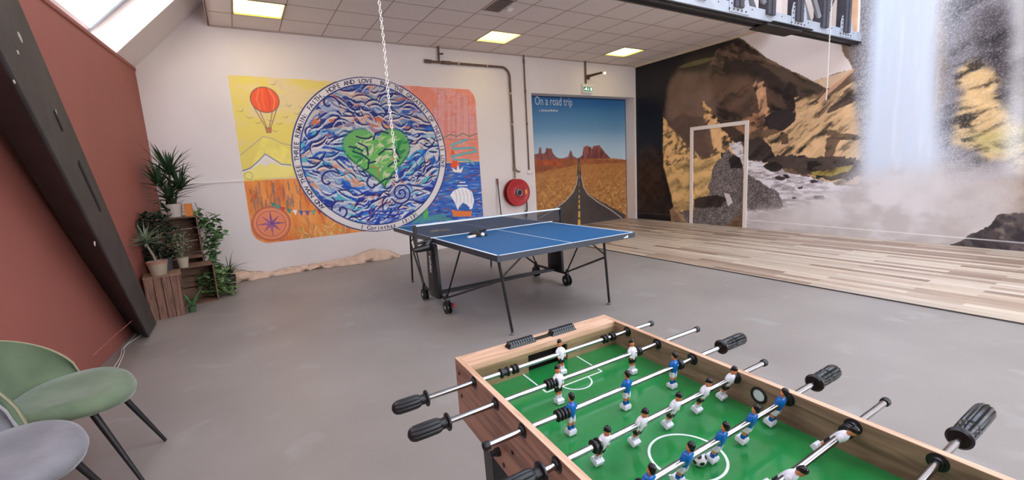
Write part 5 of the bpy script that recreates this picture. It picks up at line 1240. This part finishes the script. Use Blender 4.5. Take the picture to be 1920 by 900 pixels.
# ------------------------------------------------------------------ velvet shell chairs
def velvet(name, c, c2):
    m = mat(name, c, .85, c2=c2, vscale=5, bump=.15, bscale=60)
    b_ = m.node_tree.nodes['Principled BSDF']; b_.inputs['Sheen Weight'].default_value = .5; b_.inputs['Sheen Roughness'].default_value = .4
    return m
def shell_chair(label, loc, rot, fab, piping, hb=.36):
    t = thing('shell_chair', label, 'chair', loc, rot, None)
    t.scale = (1, 1, 1.045)
    # local frame: the chair faces +x; seat centre at origin
    mb = MB(); n = 40; rs = []
    def se(r, zf, sx=.225, sy=.275):
        out = []
        for j in range(n):
            a = 2*PI*j/n; ex = math.copysign(abs(math.cos(a))**1.0, math.cos(a)); ey = math.copysign(abs(math.sin(a))**.9, math.sin(a))
            x = sx*r*ex; y = sy*r*ey; out.append((x, y, zf+(-.05*(max(0, x)/sx)**2*r if zf > .4 else -.045*(max(0, x)/sx)**2*r)))
        return out
    rs = [se(.55, .385), se(.85, .395), se(.97, .418), se(1.0, .44), se(.97, .462), se(.88, .474), se(.6, .466), se(.3, .46), se(.02, .458)]
    obj('seat', MB().rings(rs), fab, t, smooth=80, world=False)
    # back shell: wraps round the rear half
    N, K = 34, 12; th0 = math.radians(77)
    outer, inner = [], []
    def pt(a, v, off):
        h = hb*max(0.0, math.cos(a/th0*PI/2))**.55
        z = .43+v*h+(.0 if v else -.0)
        rx_, ry_ = .225+.085*v*math.cos(a*.7)+off, .262+.008*v+off
        bulge = .02*math.sin(PI*v)
        return (-(rx_+bulge)*math.cos(a)+.0, (ry_+bulge)*math.sin(a), z)
    gi, go = [], []
    for i in range(N+1):
        a = -th0+2*th0*i/N
        gi.append([pt(a, k/K, -.004) for k in range(K+1)]); go.append([pt(a, k/K, .026) for k in range(K+1)])
    m2 = MB(); rings_ = []
    for i in range(N+1): rings_.append(gi[i]+list(reversed(go[i])))
    m2.rings(rings_); obj('backrest', m2, fab, t, smooth=60, world=False)
    edge = []
    for i in range(N+1): q, w = gi[i][K], go[i][K]; edge.append(((q[0]+w[0])/2, (q[1]+w[1])/2, (q[2]+w[2])/2+.001))
    obj('piping', MB().tube(edge, .0055, 6), piping, t, world=False, label='pale piping along the shell rim')
    obj('seat_frame', MB().rings([[(x, y, .372) for x, y in ((-.15, -.16), (.13, -.16), (.13, .16), (-.15, .16))], [(x, y, .388) for x, y in ((-.15, -.16), (.13, -.16), (.13, .16), (-.15, .16))]]), BLACKM, t, smooth=0, world=False)
    for sx, sy in ((1, 1), (1, -1), (-1, 1), (-1, -1)):
        x0 = .1 if sx > 0 else -.12
        obj('leg', MB().tube([(x0, sy*.14, .385), (x0+sx*.0775, sy*.17, .195), (x0+sx*.155, sy*.2, .004)], [.016, .0125, .0085], 12), BLACKM, t, world=False)
    return t
G1 = velvet('sage_green_velvet', (114, 130, 100), (84, 102, 76)); G2 = velvet('grey_velvet', (144, 142, 145), (108, 106, 111))
shell_chair('sage green velvet shell chair by the red wall', (-.82, 2.90, 0), math.radians(-6), G1, mat('sand_piping', (160, 150, 122), .7), .315)
shell_chair('light grey velvet shell chair in front of the green one', (-.885, 2.305, 0), math.radians(-6), G2, mat('grey_piping', (166, 162, 164), .7), .39)

# ------------------------------------------------------------------ cords by the beam
def cord(name, label, pts, r, m):
    P = [np.array(q, float) for q in pts]; out = []
    for i in range(len(P)-1):
        p0 = P[max(i-1, 0)]; p1 = P[i]; p2 = P[i+1]; p3 = P[min(i+2, len(P)-1)]
        for k in range(8):
            u = k/8; out.append(.5*((2*p1)+(-p0+p2)*u+(2*p0-5*p1+4*p2-p3)*u*u+(-p0+3*p1-3*p2+p3)*u**3))
    out.append(P[-1]); return tag(obj(name, MB().tube(out, r, 6), m), label, 'cord')
CORD = mat('white_cord', (214, 206, 198), .5)
g1 = [bp(q, z=.008) for q in ((276, 622), (262, 630), (244, 642), (233, 652), (232, 662), (222, 686), (214, 700))]
g2 = [bp(q, z=.008) for q in ((259, 621), (248, 634), (238, 645), (229, 655), (226, 668), (214, 688), (206, 700))]
cord('white_cord', 'white cord on the floor from the beam foot, the outer of two', g1, .0045, CORD)
cord('white_cord', 'white cord on the floor, the inner one nearer the red wall', g2, .0045, CORD)
cord('thin_string', 'thin reddish string running up along the red wall behind the green chair', [bp((247, 602), x=-.93), bp((212, 632), x=-.99), bp((175, 666), x=-1.05)], .002, mat('reddish_string', (176, 110, 96), .6))

# ------------------------------------------------------------------ crates and plants in the corner
CR1 = wood_mat('reddish_crate_wood', (138, 100, 82), (96, 68, 56), 2, .7); CR2 = wood_mat('crate_top_wood', (150, 116, 92), (116, 86, 68), 0, .7); CR3 = wood_mat('brown_crate_wood', (128, 94, 74), (92, 66, 52), 0, .7)
def crate_v(label, x, y, w, d, h, rot=0):
    t = thing('wooden_crate', label, 'crate', (x, y, 0), rot)
    n = 4
    for s_ in (-1, 1):
        b_ = MB()
        for k in range(n):
            x0 = -w/2+w*k/n; b_.box((x0+.003, s_*d/2-.008, .0), (x0+w/n-.003, s_*d/2+.008, h))
        obj('slat_side', b_, CR1, t, smooth=0, world=False)
        b_ = MB()
        for k in range(n):
            y0 = -d/2+d*k/n; b_.box((s_*w/2-.008, y0+.003, 0), (s_*w/2+.008, y0+d/n-.003, h))
        obj('slat_side', b_, CR1, t, smooth=0, world=False)
    obj('top_board', MB().box((-w/2-.01, -d/2-.012, h), (w/2+.03, d/2+.01, h+.016)), CR2, t, smooth=0, world=False)
    obj('corner_batten', MB().box((-w/2+.01, -d/2+.01, 0), (-w/2+.04, -d/2+.04, h)).box((w/2-.04, -d/2+.01, 0), (w/2-.01, -d/2+.04, h)), CR1, t, smooth=0, world=False)
    return t
def crate_h(label, x, y, z, w, d, h, rot=0):
    t = thing('wooden_crate', label, 'crate', (x, y, z), rot)
    for z0, z1 in ((0, .016), (h-.016, h)):
        obj('shelf_board', MB().box((-w/2, -d/2, z0), (w/2, d/2, z1)), CR3, t, smooth=0, world=False)
    b_ = MB()
    for k in range(3):
        z0 = .016+(h-.032)*k/3; b_.box((-w/2, d/2-.012, z0+.006), (w/2, d/2, z0+(h-.032)/3-.006))
    obj('slat_back', b_, CR3, t, smooth=0, world=False)
    for s_ in (-1, 1):
        b_ = MB()
        for k in range(2):
            z0 = .016+(h-.032)*k/2; b_.box((s_*w/2-.007, -d/2, z0+.008), (s_*w/2+.007, d/2, z0+(h-.032)/2-.008))
        obj('slat_side', b_, CR3, t, smooth=0, world=False)
    return t
crate_v('upright plank crate at the beam foot carrying the pale pot', -.87, 6.27, .3, .32, .47, .12)
crate_h('low open crate standing between the plank crate and the trailing plant', -.58, 6.72, 0, .34, .32, .48, .12)
crate_h('bottom crate of the tall stack in the corner', -.72, 7.22, 0, .4, .36, .53, .05)
crate_h('top crate of the tall stack under the tall palm', -.72, 7.22, .53, .4, .36, .53, .05)

def leafmat(name, c, c2, s=30): return mat(name, c, .45, c2=c2, vscale=s)
LM1 = leafmat('dark_palm_leaf', (62, 92, 56), (36, 60, 38)); LM2 = leafmat('mid_green_leaf', (92, 132, 76), (58, 92, 54)); LM3 = leafmat('variegated_leaf', (150, 164, 134), (52, 84, 52), 60); LM4 = leafmat('pale_green_leaf', (134, 158, 104), (88, 124, 72)); LM5 = leafmat('deep_bush_leaf', (48, 66, 44), (30, 44, 32)); LM6 = leafmat('bright_leaf', (70, 160, 84), (44, 120, 60))
SOIL = mat('dark_soil', (52, 40, 34), .9); TRUNK = mat('pale_bark', (150, 132, 116), .8, var=.2, vscale=30)
LR = random.Random(21)
def blade(mb, base, az, el, L, w, droop, seg=6):
    p = np.array(base, float); e = el; rows = []
    side = np.array([-math.sin(az), math.cos(az), 0])
    for k in range(seg+1):
        u = k/seg; ww = w*(min(1, u*5+.35))*(1-u**2.2)+.0006
        d = np.array([math.cos(az)*math.cos(e), math.sin(az)*math.cos(e), math.sin(e)]); up = np.cross(side, d)
        rows.append((p-side*ww+up*ww*.35, p.copy(), p+side*ww+up*ww*.35)); p = p+d*L/seg; e -= droop/seg
    vs_ = [q for r in rows for q in r]; fs = []
    for k in range(seg):
        for j in (0, 1): fs.append((3*k+j, 3*k+j+1, 3*k+j+4, 3*k+j+3))
    vs_ = [(max(q[0], xl(q[1])+.015), min(q[1], YB-.02), max(q[2], .004)) for q in vs_]
    mb.add(vs_, fs)
def leaf(mb, c, az, el, L, w):
    d = np.array([math.cos(az)*math.cos(el), math.sin(az)*math.cos(el), math.sin(el)]); s_ = np.array([-math.sin(az), math.cos(az), 0]); u = np.cross(d, s_)*-1; c = np.array(c, float)
    pr = [(0, 0), (.15, .6), (.4, 1), (.7, .75), (1, 0)]
    L_ = [c+d*L*a+s_*w*b_+u*.12*w*b_ for a, b_ in pr[1:-1]]; R_2 = [c+d*L*a-s_*w*b_+u*.12*w*b_ for a, b_ in pr[1:-1]]; Mi = [c+d*L*a-u*L*.08*math.sin(PI*a) for a, b_ in pr]
    vs_ = [(max(q[0], xl(q[1])+.015), min(q[1], YB-.02), max(q[2], .004)) for q in Mi+L_+R_2]; mb.add(vs_, [(0, 1, 5), (1, 2, 6, 5), (2, 3, 7, 6), (3, 4, 7), (1, 0, 8), (2, 1, 8, 9), (3, 2, 9, 10), (4, 3, 10)])
def pot(t, c, r, h, m, rim=None, soil=True):
    o = obj('pot', MB().lathe(c, (0, 0, 1), [(0, r*.74), (h*.85, r*.97), (h, r), (h, r*.88), (h*.86, r*.84), (h*.85, .001)], 24), m, t)
    if rim: obj('pot_rim', MB().lathe((c[0], c[1], c[2]+h*.86), (0, 0, 1), [(0, r*1.0), (.0, r*1.04), (h*.15, r*1.05), (h*.15, r*.93), (0, r*.93)], 24), rim, o)
    if soil: obj('soil', MB().lathe((c[0], c[1], c[2]+h*.8), (0, 0, 1), [(0, r*.82), (.01, r*.82), (.014, r*.3)], 16), SOIL, t)
# tall palm on the stack
c0 = np.array([-.74, 7.14, 1.061])
t = thing('tall_palm_plant', 'tall dark green palm with sword leaves on top of the crate stack', 'plant', tuple(c0))
pot(t, c0, .1, .17, mat('off_white_pot', (200, 186, 176), .6))
tk = MB(); fo = MB()
heads = [((0.02, 0, .56), 26, .42), ((-.1, -.02, .42), 24, .36), ((.1, .01, .36), 22, .38), ((-.02, -.03, .24), 24, .32), ((-.05, -.05, .1), 16, .22)]
for (dx_, dy_, dz_), n_, L_ in heads:
    n_ = int(n_*1.5)
    tk.tube([c0+np.array([dx_*.2, dy_, .14]), c0+np.array([dx_*.6, dy_, .14+dz_*.5]), c0+np.array([dx_, dy_, dz_])], [.014, .013, .011], 8)
    for k in range(n_):
        blade(fo, c0+np.array([dx_, dy_, dz_+LR.uniform(-.03, .02)]), 2*PI*k/n_*2.4+LR.uniform(-.3, .3), LR.uniform(.05, 1.45), L_*LR.uniform(.7, 1.15), .019, LR.uniform(.1, .9))
for m_ in (fo,): m_.v = [(max(q[0], xl(q[1])+.015), min(q[1], YB-.02), q[2]) for q in m_.v]
obj('trunk', tk, mat('brown_palm_stem', (84, 66, 52), .8), t); obj('foliage', fo, LM1, t, smooth=180)
# variegated dracaena in the pale pot
c0 = np.array([-.875, 6.2, .487])
t = thing('variegated_dracaena', 'small variegated dracaena on a bare stem in the pale pot', 'plant', tuple(c0))
pot(t, c0, .095, .155, mat('beige_pot', (168, 152, 132), .6), mat('terracotta_rim', (166, 112, 96), .6))
top = c0+np.array([-.065, .0, .36]); obj('trunk', MB().tube([c0+np.array([0, 0, .12]), c0+np.array([-.02, 0, .22]), top], [.013, .011, .012], 8), TRUNK, t)
fo = MB()
for k in range(54): blade(fo, top+np.array([0, 0, LR.uniform(-.02, .05)]), 2*PI*k/54*5.3, LR.uniform(-.1, 1.3), LR.uniform(.15, .28), .0085, LR.uniform(.1, .8))
obj('foliage', fo, LM3, t, smooth=180)
# dark bush
c0 = np.array([-.905, 6.62, .49])
t = thing('leafy_bush_plant', 'dark leafy bush in a dark grey pot behind the dracaena', 'plant', (c0[0], c0[1], 0))
pot(t, (c0[0], c0[1], 0), .12, .62, mat('dark_grey_planter', (76, 76, 80), .5), soil=True)
fo = MB(); st = MB()
for k in range(9):
    a = LR.uniform(0, 2*PI); st.tube([(c0[0], c0[1], .52), (c0[0]+.06*math.cos(a), c0[1]+.06*math.sin(a), .72), (c0[0]+.09*math.cos(a), c0[1]+.09*math.sin(a), .95)], .005, 5)
for k in range(620):
    a = LR.uniform(0, 2*PI); z = LR.uniform(.6, 1.16); r = .24*math.sin(PI*min(1, (z-.5)/.7))**.6*math.sqrt(LR.random())
    leaf(fo, (max(c0[0]+r*math.cos(a), xl(c0[1])+.03), c0[1]+r*math.sin(a), z), LR.uniform(0, 2*PI), LR.uniform(-.6, .8), LR.uniform(.05, .09), .02)
obj('stem', st, TRUNK, t); obj('foliage', fo, LM5, t, smooth=180)
# small cream pot plant
c0 = np.array([-.68, 6.55, .48])
t = thing('small_potted_plant', 'small plant in a cream pot beside the dark planter', 'plant', tuple(c0))
pot(t, c0, .062, .125, mat('cream_pot', (176, 162, 142), .6))
fo = MB()
for k in range(130):
    a = LR.uniform(0, 2*PI); r = .11*math.sqrt(LR.random()); leaf(fo, (c0[0]+r*math.cos(a), c0[1]+r*math.sin(a), c0[2]+LR.uniform(.13, .42)), LR.uniform(0, 2*PI), LR.uniform(-.5, 1), LR.uniform(.03, .06), .012)
st = MB()
for k in range(5): a = k*1.3; st.tube([(c0[0], c0[1], c0[2]+.1), (c0[0]+.05*math.cos(a), c0[1]+.05*math.sin(a), c0[2]+.38)], .003, 5)
obj('stem', st, TRUNK, t); obj('foliage', fo, LM3, t, smooth=180)
# orange carton
oc = MB().box((-.625, 7.06, 1.061), (-.545, 7.2, 1.22))
tag(obj('orange_box', oc, mat('orange_carton', (214, 128, 52), .6), smooth=0, bevel=.003), 'small orange box on top of the tall crate stack', 'box')
# climbing ivy
t = thing('climbing_ivy', 'large leaved ivy trailing down the white wall beside the crates', 'plant', (-.42, 7.2, 0))
pot(t, (-.42, 7.22, 0), .09, .3, mat('brown_pot', (104, 80, 66), .6))
st = MB(); fo = MB()
for s_ in range(5):
    p0 = np.array([-.42, 7.22, .28]); x1 = LR.uniform(-.5, -.2); pts = [p0, p0+np.array([LR.uniform(-.05, .12), .05, .35]), np.array([x1, 7.35, .85]), np.array([x1-.06, 7.3, LR.uniform(1.0, 1.25)])]
    st.tube(pts, .004, 5)
    for k in range(40):
        u = LR.random()*3; i = min(int(u), 2); q = pts[i]+(pts[i+1]-pts[i])*(u-i)
        leaf(fo, q+np.array([LR.uniform(-.05, .05), LR.uniform(-.06, .04), LR.uniform(-.03, .03)]), LR.uniform(0, 2*PI), LR.uniform(-.9, .3), LR.uniform(.07, .13), .034)
for px, sz in (((397, 412), .13), ((385, 397), .12), ((396, 470), .13), ((383, 430), .1), ((392, 445), .09)):
    c = bp(px, y=7.3); leaf(fo, c, LR.uniform(-.6, .2), -.5, sz, sz*.36)
obj('stem', st, mat('green_stem', (96, 110, 70), .6), t); obj('foliage', fo, LM2, t, smooth=180)
# trailing pale plant on the floor
t = thing('bushy_trailing_plant', 'pale green bushy plant spilling onto the floor by the paper', 'plant', (-.42, 6.85, 0))
pot(t, (-.44, 6.95, 0), .085, .2, mat('brown_pot_2', (96, 74, 60), .6)); fo = MB(); st = MB()
for k in range(330):
    a = LR.uniform(0, 2*PI); r = .19*math.sqrt(LR.random()); z = LR.uniform(.02, .4)*(1-.25*r/.2)
    leaf(fo, (-.43+r*math.cos(a)+.03*(z < .15), 6.86+r*math.sin(a), z+.02), LR.uniform(0, 2*PI), LR.uniform(-.6, .5), LR.uniform(.05, .095), .028)
for k in range(7): a = k*.9; st.tube([(-.44, 6.95, .18), (-.43+.1*math.cos(a), 6.86+.1*math.sin(a), .3), (-.43+.17*math.cos(a), 6.86+.17*math.sin(a), .1)], .003, 5)
obj('stem', st, mat('green_stem_2', (96, 110, 70), .6), t); obj('foliage', fo, LM4, t, smooth=180)
# dark grassy plant
c0 = np.array([-.26, 7.15, 0])
t = thing('grassy_spider_plant', 'dark grass like plant with arching blades near the wall', 'plant', tuple(c0))
pot(t, c0, .075, .2, mat('black_nursery_pot', (40, 38, 38), .6)); fo = MB()
for k in range(60): blade(fo, c0+np.array([0, 0, .2]), 2*PI*k/60*7.1, LR.uniform(.4, 1.4), LR.uniform(.22, .42), .006, LR.uniform(.8, 1.9))
obj('foliage', fo, LM1, t, smooth=180)
# bright strap leaves by the front crate
c0 = np.array([-.635, 6.2, 0])
t = thing('strap_leaf_plant', 'tiny bright green strap leaved plant on the floor beside the plank crate', 'plant', tuple(c0))
pot(t, c0, .045, .07, mat('green_pot', (70, 90, 60), .6)); fo = MB()
for az, el, L_ in ((.2, 1.2, .22), (.9, 1.0, .24), (2.4, 1.3, .18), (4.2, 1.2, .2), (5.4, .9, .2)): blade(fo, c0+np.array([0, 0, .06]), az, el, L_, .014, .5)
obj('foliage', fo, LM6, t, smooth=180)
